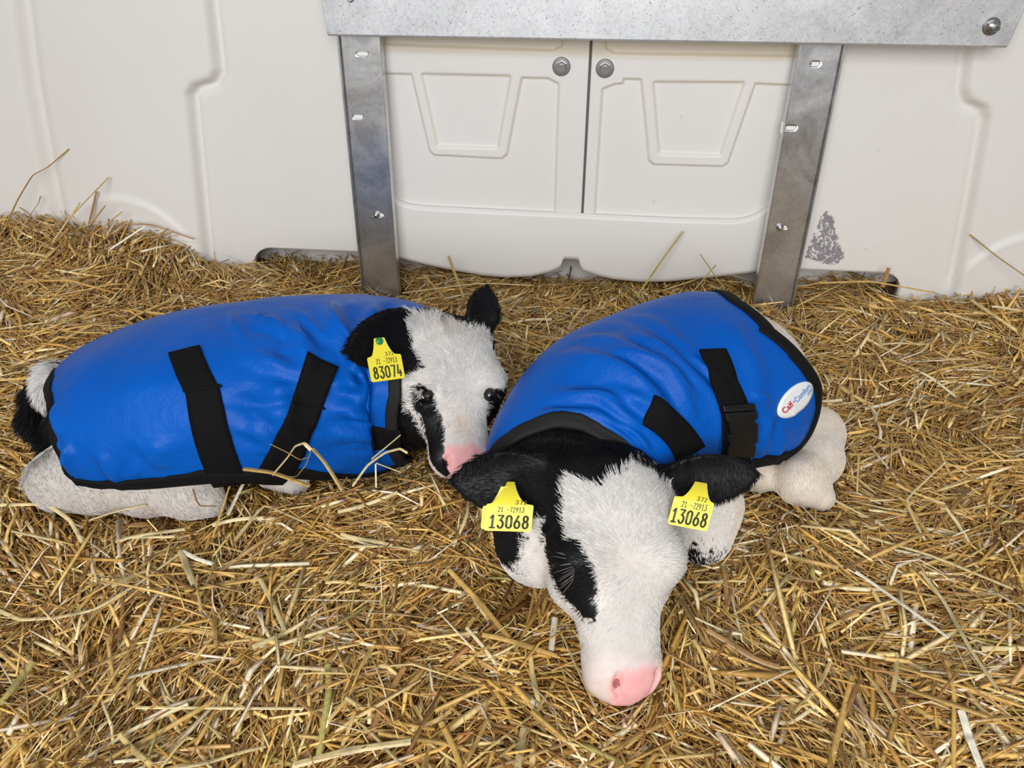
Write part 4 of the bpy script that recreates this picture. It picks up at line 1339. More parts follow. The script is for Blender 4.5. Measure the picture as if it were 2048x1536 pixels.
# side release buckle on the front calf's strap
def buckle(T, parent):
    c = {}
    def pt(x, y, off):          # x 0..1 across left-right, y 0 top .. 1 bottom
        tl = np.array((4.025, 25.5)); tr = np.array((3.325, 20.5)); bl = np.array((3.945, 0.5)); br = np.array((3.235, -5.0))
        q = (tl * (1 - x) + tr * x) * (1 - y) + (bl * (1 - x) + br * x) * y
        u, t = np.array(q[0]), np.radians(np.array(q[1]))
        return T.base(u, t) + T.normal(u, t) * (off + .004)
    def block(name, outline, h0, h1, inset=.04):
        n = len(outline); cx = sum(x for x, y in outline) / n; cy = sum(y for x, y in outline) / n
        ins = [(x + (cx - x) * inset * 2, y + (cy - y) * inset * 2) for x, y in outline]
        V = [pt(x, y, h0) for x, y in outline] + [pt(x, y, h1 - .001) for x, y in outline] + [pt(x, y, h1) for x, y in ins]
        F = [(i, (i + 1) % n, n + (i + 1) % n, n + i) for i in range(n)] + [(n + i, n + (i + 1) % n, 2 * n + (i + 1) % n, 2 * n + i) for i in range(n)] + [tuple(range(2 * n, 3 * n))]
        return new_mesh(name, V, F, M['buckle'], parent, smooth=False)
    block('buckle', [(-.03, .0), (1.02, .0), (1.02, .12), (.93, .17), (.93, .23), (1.0, .28), (1.0, .66), (.9, .72), (.1, .72), (-.02, .66), (-.02, .52), (.06, .46), (.06, .24), (-.03, .16)], 0, .0095)
    block('buckle_bar', [(.0, -.16), (1.0, -.16), (1.02, -.02), (-.02, -.02)], 0, .0075)
    block('buckle_ladder', [(.04, .72), (.96, .72), (1.0, .80), (1.0, .98), (0.0, .98), (.0, .80)], 0, .0075)
    block('buckle_slot', [(.02, .36), (.10, .36), (.10, .64), (.02, .64)], .009, .0115)
buckle(TB, jB)

# oval badge with its print
def badge(T, parent):
    c0 = np.array((2.375, 18.5)); mj = np.array((-.385, 7.2)); mn = np.array((.20, 6.3))
    def pt(x, y, off):
        q = c0 + mj * x + mn * y
        u, t = np.array(q[0]), np.radians(np.array(q[1]))
        return T.base(u, t) + T.normal(u, t) * (off + float(T.wr(u, t)) * .6 + .0022)
    V = [pt(0, 0, .001)]; n = 48; rings = 6
    for r in range(1, rings + 1):
        for i in range(n):
            a = 2 * math.pi * i / n; V.append(pt(r / rings * math.cos(a), r / rings * math.sin(a), .001))
    for i in range(n):
        a = 2 * math.pi * i / n; V.append(pt(1.01 * math.cos(a), 1.01 * math.sin(a), -.002))
    F = [(0, 1 + i, 1 + (i + 1) % n) for i in range(n)]
    for r in range(rings):
        F += [(1 + r * n + i, 1 + (r + 1) * n + i, 1 + (r + 1) * n + (i + 1) % n, 1 + r * n + (i + 1) % n) for i in range(n)]
    tag(new_mesh('badge', V, F, M['patch'], parent), 'white oval badge')
    def words(nm, s, x0, x1, y0, y1, bold, mat, lift=.0006):
        v, f = text_geo(s, bold)
        new_mesh(nm, [pt(x0 + (x1 - x0) * a, y0 + (y1 - y0) * b, .001 + lift) for a, b in v], f, mat, parent, smooth=False)
    words('badge_lettering', 'Calf', -.80, -.28, -.10, .40, .022, M['red'])
    words('badge_lettering', '-', -.25, -.17, .10, .17, .0, M['navy'])
    words('badge_lettering', 'Comfort', -.14, .84, -.14, .32, .022, M['blue_print'])
    words('badge_lettering', '.com', .42, .80, -.46, -.22, .02, M['blue_print'])
badge(TB, jB)

# eyes of the left calf
for sg in (-1, 1):
    e = HA.W(.53, sg * .208, .022)
    out = unit(HA.l * sg * .62 + HA.n * .78 + HA.v * .08)
    under(sphere('eye', e, .043 * HA.L, M['eye'], None), rootA, invA)
    up_ = unit(-HA.v * .9 + HA.l * sg * .35 - out * .05)
    V = []; nU, nW = 18, 9
    sd_ = unit(np.cross(up_, out)); fr = np.cross(sd_, up_)
    for i in range(nW):                       # drooping upper lid: a shell over the top of the eyeball
        el = math.radians(88 - i * 13.5)
        for j in range(nU):
            az = math.radians(-100 + 200 * j / (nU - 1))
            k_ = 1.10 + .05 * (i == nW - 1)
            V.append(e + .043 * HA.L * k_ * (up_ * math.sin(el) + math.cos(el) * (fr * math.cos(az) + sd_ * math.sin(az))))
    lid = quads_mesh('eyelid', np.array(V), grid_quads(nW, nU), M['lid'], None)
    so_ = lid.modifiers.new('thickness', 'SOLIDIFY'); so_.thickness = .0012
    under(lid, rootA, invA)
    ax1 = sd_ * (1 if sd_ @ HA.l < 0 else -1) * -1.0; ax2 = -up_
    cor = [e + .0445 * HA.L * unit(out * .55 - HA.l * .8 - HA.v * .1), e + .0445 * HA.L * unit(out * .6 - HA.l * .65 + HA.v * .35), e + .0445 * HA.L * unit(out * .7 - HA.l * .35 + HA.v * .65)]
    if sg < 0: under(tube('eye_corner', cor, [.0008, .0018, .0008], M['sclera'], None), rootA, invA)

# ear tags
tA = tag_part(rootA, 'ear_tag', at(743, 765, 1.188), at(810, 756, 1.215), at(734, 716, 1.190),
    [('83074', .08, .95, .12, .57, .02), ('21 -72913', .22, .86, .70, .90, .0), ('372', .52, .80, 1.0, 1.14, .0)], 'yellow ear tag reading 83074', stud=(.44, 1.62), neck=(.06, .30, .60, .92), neck_h=.72)
under(tA, rootA, invA)
t1 = tag_part(rootB, 'ear_tag', at(967, 1061, 1.030), at(1062, 1064, 1.025), at(973, 1008, 1.035),
    [('13068', .08, .95, .12, .58, .02), ('21 -72913', .25, .82, .72, .90, .0), ('372', .60, .86, 1.02, 1.16, .0)], 'yellow ear tag reading 13068 at the left', neck=(.02, .36, .52, .98), neck_h=.85, bend=-.35)
under(t1, rootB, invB)
t2 = tag_part(rootB, 'ear_tag', at(1334, 1048, 1.045), at(1414, 1063, 1.035), at(1349, 992, 1.05),
    [('13068', .03, .95, .12, .58, .02), ('21 -72913', .22, .86, .68, .88, .0), ('372', .55, .82, .98, 1.12, .0)], 'yellow ear tag reading 13068 at the right', neck=(.10, .42, .72, .98), neck_h=.62, bend=-.5)
under(t2, rootB, invB)
# the back plate of the left tag shows past its edge
bk = tag_part(rootB, 'tag_back', at(961, 1058, 1.042), at(1050, 1062, 1.037), at(966, 1012, 1.047), [], 'yellow back plate of the tag', neck=(.02, .36, .52, .98), neck_h=.85)
under(bk, rootB, invB)

# fur
def bvh_of(o):
    me = o.data
    n = len(me.vertices); co = np.empty(n * 3, np.float32); me.vertices.foreach_get('co', co)
    f = np.empty(len(me.loops), np.int32); me.loops.foreach_get('vertex_index', f)
    return BVHTree.FromPolygons([tuple(v) for v in co.reshape(-1, 3).tolist()], f.reshape(-1, 4).tolist())
def tail_a(P, d, L, r):
    m = (P[:, 0] < -.77) & (P[:, 1] > 1.0)
    d = np.where(m[:, None], np.array([-.15, -.35, -.9]), d)
    L = np.where(m, r.uniform(.018, .036, len(P)), L)
    leg = (P[:, 2] < .12) & (P[:, 1] < 1.02) & (P[:, 0] < -.3)
    d = np.where(leg[:, None], np.array([.75, -.2, -.6]), d)
    return d, L
def tail_b(P, d, L, r):
    leg = (P[:, 0] > .25)
    d = np.where(leg[:, None], np.array([.2, -.45, -.8]), d)
    neck = (P[:, 1] > .84) & (P[:, 0] < .26)
    d = np.where(neck[:, None], np.array([-.25, -.75, -.35]), d)
    L = np.where(neck, L * 1.5, L)
    s, _ = seg_dist(P, [at(1085, 868, 1.13), at(1062, 905, 1.12)])
    L = np.where(s < .02, L * 1.7, L)
    return d, L
NF = 140000
fA = fur('fur', VA, QA, color_a, comb_a, NF, None, bvh_of(jA), HA, .85, [(HA.W(.10, -.20, .09), at(692, 702, 1.185)), (HA.W(.03, .20, -.10), at(972, 578, 1.36))], tail_a, 21, cream_a, .0150)
fB = fur('fur', VB, QB, color_b, comb_b, NF, None, bvh_of(jB), HB, .28, [(HB.W(.08, -.22, -.12), at(903, 960, 1.09)), (HB.W(.06, .22, -.10), at(1518, 947, 1.10))], tail_b, 22, cream_b, .0115)
under(fA, rootA, invA); under(fB, rootB, invB)
for f in (fA, fB): f['kind'] = 'stuff'
# eyelashes and long feelers
def lashes(H, wa, b0, c0, n, col, root, inv, seed, ln=.022):
    r = np.random.default_rng(seed); pts = []
    for i in range(n):
        f = i / (n - 1) - .5
        p = H.W(wa + f * .10, b0 - .012 * abs(f), c0 - .02 * abs(f))
        d0 = unit(H.l * np.sign(b0) * .9 + H.n * .2 + H.v * (f * 1.2 + .25) + r.normal(0, .12, 3))
        L = ln * r.uniform(.7, 1.15); q = [p]
        for k in range(4):
            q.append(q[-1] + unit(d0 + H.n * (-.30 * k)) * L / 4)
        pts.append(q)
    o = hair_object('eyelashes', np.array(pts), np.full(n, .00028), np.tile(col, (n, 1)), None)
    under(o, root, inv)
lashes(HB, .49, -.255, .020, 14, np.array([.28, .25, .24]), rootB, invB, 5, .028)
lashes(HA, .50, -.255, .07, 18, np.array([.5, .47, .44]), rootA, invA, 6, .020)

# ---------------------------------------------------------------- straw bedding
def wall_u(x, y):
    d = np.stack([x - W0[0], y - W0[1]], -1)
    return d @ UD[:2], d @ WN[:2]
def ground(x, y):
    x = np.asarray(x, float); y = np.asarray(y, float)
    u, d = wall_u(x, y)
    hw = np.interp(u, [-2.6, -1.6, -1.2, -1.02, -.9, -.80, -.70, -.40, .7, .95, 1.15, 1.4, 2.4], [.17, .17, .170, .165, .128, .058, .030, .015, .015, .03, .078, .11, .12])
    fall = np.interp(d, [-.12, 0, .12, .30, .6, .9], [.85, 1, .95, .62, .22, 0])
    z = hw * fall
    z = z + .016 * noise(x * 4.3, y * 4.3, 0, 61) + .013 * noise(x * 10, y * 10, 0, 62)
    # banked up along the left calf's side and under both muzzles
    c, _ = seg_dist(np.stack([x.ravel(), y.ravel(), 0 * x.ravel()], 1), [(-.36, .985, 0), (-.13, 1.0, 0)])
    z = z + .030 * np.exp(-(c.reshape(x.shape) / .05) ** 2)
    c, _ = seg_dist(np.stack([x.ravel(), y.ravel(), 0 * x.ravel()], 1), [(-1.1, .95, 0), (-1.0, 1.3, 0)])
    z = z + .03 * np.exp(-(c.reshape(x.shape) / .16) ** 2)
    return z - .004

# base sheet below the straw (the floor of the hutch)
gx, gy = np.meshgrid(np.concatenate([[-6, -4.5], np.linspace(-3.2, 3.2, 126), [4.5, 6]]), np.concatenate([[-7, -5, -3, -1.5], np.linspace(-.6, 2.4, 86)]), indexing='ij')
fz = ground(gx, gy) - .022
Qf = grid_quads(130, 90)
flo = quads_mesh('floor', np.stack([gx, gy, fz], -1).reshape(-1, 3), Qf, M['earth'])
tag(flo, kind='structure')

def field_of(lo, hi, torso, head, extra):
    F = Field(lo, hi, .008); F.add(*torso.sdf(0.004)); extra(F); head.add(F, False); return F
FLD = [field_of((-.95, .84, -.03), (.05, 1.42, .40), TA, HA, extraA), field_of((-.15, .50, -.03), (.68, 1.42, .40), TB, HB, extraB)]
def inside(P, margin=.003):
    r = np.zeros(len(P), bool)
    for F in FLD:
        i = np.round((P - F.lo) / F.h).astype(int)
        ok = ((i >= 0) & (i < F.n)).all(1)
        j = np.clip(i, 0, F.n - 1)
        r |= ok & (F.F[j[:, 0], j[:, 1], j[:, 2]] < margin)
    return r

PALETTE = {   # linear colours
    'gold': [(.60, .375, .105), (.66, .44, .145), (.55, .33, .085), (.70, .49, .18)],
    'brown': [(.37, .195, .065), (.43, .24, .085), (.29, .145, .045), (.50, .31, .13)],
    'cream': [(.82, .65, .32), (.86, .73, .44), (.78, .58, .24)],
    'pale': [(.88, .81, .64), (.86, .77, .60), (.80, .68, .56)],
    'green': [(.50, .42, .13), (.44, .38, .14)],
}
def pick(r, n, probs):
    kinds = list(PALETTE); k = r.choice(len(kinds), n, p=probs)
    out = np.zeros((n, 3))
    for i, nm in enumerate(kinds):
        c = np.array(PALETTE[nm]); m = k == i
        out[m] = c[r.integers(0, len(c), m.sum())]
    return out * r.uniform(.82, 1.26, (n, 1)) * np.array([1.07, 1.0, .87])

def straw_mat():
    m, nt, b = mat_new('straw')
    at_ = N(nt, 'ShaderNodeAttribute', attribute_name='straw_tint')
    tc = N(nt, 'ShaderNodeTexCoord')
    nz = N(nt, 'ShaderNodeTexNoise', Scale=120.0, Detail=3.0)
    nt.links.new(tc.outputs['Object'], nz.inputs['Vector'])
    mr = N(nt, 'ShaderNodeMapRange')
    mr.inputs[1].default_value = .3; mr.inputs[2].default_value = .7; mr.inputs[3].default_value = .78; mr.inputs[4].default_value = 1.14
    nt.links.new(nz.outputs['Fac'], mr.inputs[0])
    hs = N(nt, 'ShaderNodeHueSaturation')
    nt.links.new(mr.outputs[0], hs.inputs['Value']); nt.links.new(at_.outputs['Color'], hs.inputs['Color'])
    nt.links.new(hs.outputs[0], b.inputs['Base Color'])
    b.inputs['Roughness'].default_value = .42
    b.inputs['Specular IOR Level'].default_value = .45
    return m
M['straw'] = straw_mat()

def straw_batch(n, r, lo_z, hi_z, Lm, Wm, tilt, probs, yr, xk, bias):
    """many flattened stalks: returns verts (n*12,3), quads, colours"""
    y = yr[0] + (yr[1] - yr[0]) * r.random(n) ** bias
    x = (r.random(n) * 2 - 1) * (xk[0] * y + xk[1])
    L = np.clip(Lm * np.exp(r.normal(0, .55, n)), .012, .22)
    W = np.clip(Wm * np.exp(r.normal(0, .4, n)), .0008, .0095)
    th = np.where(r.random(n) < .72, noise(x * 3.2, y * 3.2, 0.0, 81) * 3.6 + noise(x * 9, y * 9, 0.0, 82) * 1.3 + r.normal(0, .38, n), r.random(n) * 2 * np.pi)
    tl = r.normal(0, tilt, n)
    d = np.stack([np.cos(th) * np.cos(tl), np.sin(th) * np.cos(tl), np.sin(tl)], 1)
    c = np.stack([x, y, ground(x, y) + lo_z + (hi_z - lo_z) * r.random(n)], 1)
    # follow the slope of the bed
    e = .03
    gxs = (ground(x + e, y) - ground(x - e, y)) / (2 * e); gys = (ground(x, y + e) - ground(x, y - e)) / (2 * e)
    d[:, 2] += d[:, 0] * gxs + d[:, 1] * gys
    d /= np.linalg.norm(d, axis=1, keepdims=True)
    kink = r.normal(0, 1, (n, 3)) * np.where(r.random(n) < .25, .30, .07)[:, None]
    p0 = c - d * (L / 2)[:, None]; p1 = c + kink * (L * .25)[:, None]; p2 = c + d * (L / 2)[:, None]
    u, dd = wall_u(c[:, 0], c[:, 1])
    bad = inside(p0) | inside(p1) | inside(p2) | inside((p0 + p1) / 2) | inside((p1 + p2) / 2) | inside(p0 * .75 + p1 * .25) | inside(p2 * .75 + p1 * .25)
    for p in (p0, p2, c):
        uu, d2 = wall_u(p[:, 0], p[:, 1])
        solid = np.where((uu > -.69) & (uu < .96) & (p[:, 2] < .085), d2 < -.105, d2 < .012)
        solid |= (np.abs(uu + .336) < .055) & (d2 < .072) & (d2 > .02)
        solid |= (np.abs(uu - .656) < .055) & (d2 < .072) & (d2 > .02)
        solid |= (uu > -.31) & (uu < .64) & (d2 < .014) & (d2 > -.02) & (p[:, 2] > .036)
        bad |= solid
    g = ~bad
    p0, p1, p2, W, L = p0[g], p1[g], p2[g], W[g], L[g]; n = len(W)
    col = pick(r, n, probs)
    # rings
    ax = p2 - p0; ax /= np.linalg.norm(ax, axis=1, keepdims=True)
    rv = r.normal(0, 1, (n, 3)); rv[:, 2] *= .5
    s = np.cross(ax, rv); s /= np.linalg.norm(s, axis=1, keepdims=True); t = np.cross(ax, s)
    # broad face mostly upward
    up = np.abs(t[:, 2]) < np.abs(s[:, 2]); s2 = np.where(up[:, None], t, s); t2 = np.where(up[:, None], s, t)
    fl = r.uniform(.12, .6, n)
    rings = []
    for p, k in ((p0, .85), (p1, 1.0), (p2, r.uniform(.35, .95, n))):
        w = (W / 2 * k)[:, None]; h = (W / 2 * fl * k)[:, None]
        rings.append(np.stack([p + s2 * w, p + t2 * h, p - s2 * w, p - t2 * h], 1))
    V = np.stack(rings, 1).reshape(n, 12, 3)
    base = np.arange(n)[:, None] * 12
    q = []
    for a in (0, 4):
        for i in range(4):
            q.append([a + i, a + (i + 1) % 4, a + 4 + (i + 1) % 4, a + 4 + i])
    q += [[3, 2, 1, 0], [8, 9, 10, 11]]
    Q = (base[:, :, None] + np.array(q)[None]).reshape(-1, 4)
    C = np.repeat(col[:, None], 12, 1)
    C = C * np.repeat(r.uniform(.85, 1.15, (n, 3, 1)), 4, 1) * np.tile(r.uniform(.70, 1.22, (n, 4, 1)), (1, 3, 1))
    return V.reshape(-1, 3), Q, C.reshape(-1, 3)

r5 = np.random.default_rng(99)
K = 1.0
batches = [
    # deep, darker, short and chaffy
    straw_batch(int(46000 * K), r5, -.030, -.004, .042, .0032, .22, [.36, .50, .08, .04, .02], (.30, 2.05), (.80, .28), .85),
    # main tangle
    straw_batch(int(52000 * K), r5, -.012, .010, .050, .0036, .24, [.46, .28, .16, .08, .02], (.30, 2.05), (.80, .28), .85),
    # fine wisps
    straw_batch(int(36000 * K), r5, -.006, .016, .032, .0012, .45, [.40, .38, .12, .07, .03], (.30, 2.0), (.80, .28), .9),
    # bigger stalks on top
    straw_batch(int(7000 * K), r5, .002, .016, .080, .0052, .13, [.50, .12, .25, .11, .02], (.30, 1.95), (.80, .2), .9),
    # thin cover outside the picture
    straw_batch(int(20000 * K), r5, -.020, .008, .065, .0042, .2, [.45, .35, .12, .05, .03], (-.6, 2.0), (.0, 3.0), 1.0),
]
Vs, Qs, Cs, nb = [], [], [], 0
for v, q, c in batches:
    Vs.append(v); Qs.append(q + nb); Cs.append(c); nb += len(v)
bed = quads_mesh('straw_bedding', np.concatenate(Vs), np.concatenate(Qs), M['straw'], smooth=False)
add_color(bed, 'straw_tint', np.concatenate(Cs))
tag(bed, 'deep golden straw bedding covering the whole floor of the hutch', 'straw', kind='stuff')

# ---- single stalks that lie loose on top
def stalk_geo(pts, w, col, r, flat=.55, node=None, n=6, taper=.9):
    pts = np.asarray(pts, float); k = len(pts)
    tg = np.gradient(pts, axis=0); tg /= np.linalg.norm(tg, axis=1, keepdims=True) + 1e-12
    V = []; C = []
    ref = np.array([0, 0, 1.0]) + r.normal(0, .25, 3)
    for i, (p, t) in enumerate(zip(pts, tg)):
        s = unit(np.cross(t, ref)) if abs(t @ unit(ref)) < .97 else unit(np.cross(t, np.array([.3, 1, .2])))
        u = np.cross(s, t)
        f = i / (k - 1)
        ww = w / 2 * (1 - (1 - taper) * f)
        shade = 1.0
        if node is not None and abs(f - node) < .6 / (k - 1): ww *= 1.18; shade = .62
        for j in range(n):
            a = 2 * math.pi * j / n
            V.append(p + s * math.cos(a) * ww + u * math.sin(a) * ww * flat); C.append(np.asarray(col) * shade)
    F = [(i * n + j, i * n + (j + 1) % n, (i + 1) * n + (j + 1) % n, (i + 1) * n + j) for i in range(k - 1) for j in range(n)]
    # hollow ends: a dark inset
    b0 = len(V)
    for e, s_ in ((0, 1), (k - 1, -1)):
        c = pts[e]
        for j in range(n): V.append(c + (V[e * n + j] - c) * .6 + tg[e] * s_ * w * .3); C.append(np.asarray(col) * .35)
    for j in range(n):
        F.append((j, b0 + j, b0 + (j + 1) % n, (j + 1) % n))
        e = (k - 1) * n
        F.append((e + j, e + (j + 1) % n, b0 + n + (j + 1) % n, b0 + n + j))
    F.append(tuple(b0 + j for j in range(n))[::-1]); F.append(tuple(b0 + n + j for j in range(n)))
    return V, F, np.array(C)
def stalk_mesh(name, V, F, C):
    o = new_mesh(name, V, F, M['straw'], None, smooth=False)
    add_color(o, 'straw_tint', C); return o

KINDS = [('cream', 'loose pale cream straw stalk lying on top of the bedding', 'pale cream stalks on the bedding'),
         ('gold', 'loose golden yellow straw stalk lying on top of the bedding', 'golden stalks on the bedding'),
         ('brown', 'loose brownish straw stalk lying on top of the bedding', 'brownish stalks on the bedding')]
r6 = np.random.default_rng(2024)
protos = {}
for nm, lab, grp in KINDS:
    protos[nm] = []
    for v in range(8):
        L = r6.uniform(.05, .14); w = r6.uniform(.0050, .0088)
        k = 7; x = np.linspace(-.5, .5, k) * L
        bend = r6.normal(0, .05) * L; kk = r6.uniform(-.25, .25) * L; ang = r6.normal(0, .22) if v % 2 else 0
        yv = bend * (1 - (2 * x / L) ** 2) + np.where(x > kk, (x - kk) * ang, 0)
        pts = np.stack([x, yv, .02 * L * np.sin(x / L * 5)], 1)
        col = np.array(PALETTE[nm][v % len(PALETTE[nm])]) * r6.uniform(.85, 1.1)
        protos[nm].append((stalk_geo(pts, w, col, r6, flat=r6.uniform(.35, .8), node=r6.choice([None, .35, .6])), L))
made = {}
count = 0; tries = 0; used_px = []
NST = 225
while count < NST and tries < 5000:
    tries += 1
    y = .42 + 1.35 * r6.random() ** 1.25; x = (r6.random() * 2 - 1) * (.70 * y + .08)
    ki = r6.choice(3, p=[.30, .48, .22]); nm, lab, grp = KINDS[ki]; vi = r6.integers(0, 8)
    (V, F, C), L = protos[nm][vi]
    th = r6.random() * 2 * math.pi; tl = r6.normal(0, .07)
    d = np.array([math.cos(th), math.sin(th), tl])
    z = float(ground(np.array([x]), np.array([y]))[0]) + .013 + .006 * r6.random()
    P = np.array([[x, y, z]]) + np.linspace(-.55, .55, 9)[:, None] * L * d
    g = ground(P[:, 0], P[:, 1])
    if inside(P, .012).any() or (P[:, 2] < g + .001).any(): continue
    uu, dd = wall_u(P[:, 0], P[:, 1])
    if (dd < .08).any(): continue
    if (nm, vi) in made:
        o = made[(nm, vi)].copy(); COL.objects.link(o)
    else:
        o = stalk_mesh('straw_stalk', V, F, C); made[(nm, vi)] = o
    o.location = (x, y, z)
    o.rotation_euler = (r6.normal(0, .5), -math.atan(tl), th)
    q0 = (P[[0, 4, -1]] - CAMP); wq = q0 @ FWD
    px = 1024 + 1538 * (q0 @ RT) / wq; py = 768 - 1538 * (q0 @ UPV) / wq
    if not (-20 < px[1] < 2068 and 480 < py[1] < 1560):
        bpy.data.objects.remove(o); made.pop((nm, vi), None) if made.get((nm, vi)) is o else None
        continue
    ang = math.degrees(math.atan2(-(py[2] - py[0]), px[2] - px[0])) % 180
    lie = 'lying level' if ang < 22 or ang > 158 else ('pointing wallward' if 68 < ang < 112 else ('slanting up right' if ang < 90 else 'slanting up left'))
    X, Y = px[1], py[1]
    if Y < 720: where = 'behind the left calf' if X < 760 else ('between calves and doors' if X < 1500 else 'near the right wall panel')
    elif Y < 1010: where = 'left of the broadside calf' if X < 300 else ('between the two calves' if X < 1200 else 'right of the curled calf')
    elif Y < 1240: where = 'before the broadside calf leg' if X < 480 else ('below the broadside calf' if X < 780 else ('beside the curled calf cheek' if X < 1250 else ('right of the curled calf face' if X < 1620 else 'in the right middle ground')))
    else: where = 'in the left front corner' if X < 330 else ('in the left foreground' if X < 700 else ('left of the pink nose' if X < 1190 else ('right of the pink nose' if X < 1560 else ('in the right foreground' if X < 1800 else 'in the right front corner'))))
    size = 'short' if L < .085 else 'long'
    shape = ' kinked' if vi % 2 else ' straight'
    look = {'cream': 'pale cream', 'gold': 'golden', 'brown': 'brownish'}[nm]
    lab = '%s%s %s straw %s %s' % (size, shape, look, lie, where)
    tag(o, lab, 'straw', 'straw stalks lying loose on the bedding')
    used_px.append((lab, X, Y, o)); count += 1
# the few that share a wording are told apart by their order from the left
by = {}
for lab, X, Y, o in used_px: by.setdefault(lab, []).append((X, o))
ORD = ['leftmost', 'second from left', 'third from left', 'fourth from left', 'fifth from left', 'sixth from left']
for lab, L_ in by.items():
    if len(L_) > 1:
        for i, (X, o) in enumerate(sorted(L_, key=lambda t: t[0])):
            o['label'] = lab + ', ' + ORD[min(i, 5)]

# ---- stalks one can point at
def single(label, pts, w, kind, flat=.5, node=None, shade=1.0, taper=.9):
    pts = np.asarray(pts, float)
    # finer polyline with soft corners
    k = np.linspace(0, len(pts) - 1, max(6, 5 * (len(pts) - 1) + 1))
    q = np.stack([np.interp(k, np.arange(len(pts)), pts[:, i]) for i in range(3)], 1)
    q[1:-1] = q[1:-1] * .6 + (q[:-2] + q[2:]) * .2
    c = np.array(PALETTE[kind][0]) * shade
    o0 = q.mean(0)
    V, F, C = stalk_geo(q - o0, w, c, r6, flat, node, taper=taper)
    o = stalk_mesh('straw_stalk', V, F, C); o.location = o0
    tag(o, label, 'straw')
    return o
def onbed(pts, lift=.016):
    out = []
    for x, y in pts:
        p = atz(x, y, .0)
        for _ in range(4):
            z = float(ground(p[0:1], p[1:2])[0]) + lift
            p = atz(x, y, z)
        out.append(p)
    return out
def nearwall(pts, d0, d1):
    """points a little in front of the wall plane, distance going d0 -> d1"""
    pts = list(pts); out = []
    k = 0 if pts[0][1] > pts[-1][1] else -1
    (x0, y0), (x1, y1) = pts[k], pts[1 if k == 0 else -2]
    pts[k] = (x0 + (x0 - x1) * .35, y0 + max((y0 - y1) * .35, 12))       # root the lower end in the bed
    for i, (x, y) in enumerate(pts):
        f = i / (len(pts) - 1); d = d0 + (d1 - d0) * f
        dr = FWD + RT * ((x - 1024) / 1538.0) - UPV * ((y - 768) / 1538.0)
        p0 = W0 + WN * d
        out.append(CAMP + dr * (((p0 - CAMP) @ WN) / (dr @ WN)))
    return out
single('long kinked brown straw leaning up against the left wall above the pile', nearwall([(12, 450), (36, 398), (65, 350), (95, 335), (138, 298)], .10, .02), .0056, 'gold', shade=.8)
single('thick yellow stalk with split sheath standing up from the left pile', nearwall([(95, 500), (128, 452), (160, 405)], .17, .10), .0095, 'cream', shade=.9)
single('thin tip of straw rising beside the thick yellow stalk at the wall', nearwall([(150, 425), (185, 388), (217, 355)], .13, .03), .0050, 'gold', shade=.9)
single('short brown upright stub of straw at the back of the left pile', nearwall([(180, 440), (193, 383)], .05, .03), .0065, 'brown', shade=1.2)
single('brown straw end poking up at a slant behind the pale stalk', nearwall([(188, 438), (210, 412)], .09, .07), .0068, 'gold', shade=.7)
single('golden straw pointing up to the right from the pile crest', nearwall([(200, 458), (245, 423)], .12, .06), .0055, 'gold')
single('whitish straight straw on the right slope of the left pile', nearwall([(218, 500), (290, 452)], .16, .09), .0062, 'pale')
single('reddish straw lying level along the foot of the left wall', nearwall([(235, 448), (300, 448), (365, 466)], .06, .04), .0060, 'brown', shade=1.3)
single('small dark stem sticking up from the far left pile', nearwall([(55, 437), (78, 405), (81, 392)], .06, .04), .0030, 'brown', shade=.5)
single('upright straw blade by the post opening at the left panel', nearwall([(432, 580), (431, 540), (429, 503)], .10, .08), .0042, 'gold', shade=.8)
single('pale olive straw leaning on the lower panel right of the notch', nearwall([(1288, 572), (1330, 512), (1366, 463)], .09, .03), .0060, 'green', shade=.9)
single('brown straw end standing in front of the scalloped lower panel', nearwall([(920, 575), (897, 512)], .12, .07), .0075, 'gold', shade=.75)
single('straw leaning left in front of the lower panel, nearer the post', nearwall([(878, 582), (850, 552)], .12, .08), .0065, 'gold', shade=.75)
single('long straight yellow straw lying across the back below the lower panel', nearwall([(845, 574), (960, 566), (1065, 571)], .16, .14), .0052, 'cream', shade=.85)
single('brown slanting straw below the right end of the lower panel', nearwall([(1400, 508), (1436, 560)], .06, .10), .0045, 'gold', shade=.8)
single('olive straw crossing the slanting brown one by the right post', nearwall([(1432, 530), (1380, 590)], .08, .12), .0055, 'green', shade=.75)
single('long brown straw leaning on the wall at the far right', nearwall([(1940, 469), (1990, 510), (2050, 552)], .02, .10), .0058, 'gold', shade=.75)
single('golden straw lying on the bed below the scuffed panel', nearwall([(1640, 566), (1740, 562), (1830, 572)], .12, .12), .0060, 'gold')
single('broad brown husk standing by the right opening', nearwall([(1768, 562), (1778, 536)], .06, .05), .0110, 'brown', shade=1.2)
# in front of the left calf
single('ragged thick straw sheath lying in front of the second strap', [at(488, 938, 1.185), at(545, 945, 1.18), at(620, 972, 1.18)], .0115, 'gold', flat=.4, shade=.9)
single('spotted brown stem leaning on the blue blanket by the ragged sheath', [at(685, 980, 1.18), at(650, 925, 1.175), at(625, 897, 1.17)], .0075, 'gold', shade=.75, node=.9)
single('curled leaf ribbon arching over the second strap', [at(545, 950, 1.178), at(575, 915, 1.172), at(590, 892, 1.168), at(608, 886, 1.168), at(622, 900, 1.168)], .0062, 'cream', flat=.15, shade=.85)
single('folded leaf ribbon hanging from the spotted stem', [at(622, 902, 1.168), at(612, 930, 1.170), at(592, 955, 1.175), at(545, 948, 1.178)], .0060, 'cream', flat=.15, shade=.8)
single('thin reddish curl in front of the curled leaf ribbon', [at(540, 888, 1.165), at(575, 905, 1.165), at(600, 920, 1.165), at(615, 915, 1.165)], .0022, 'brown', shade=1.2)
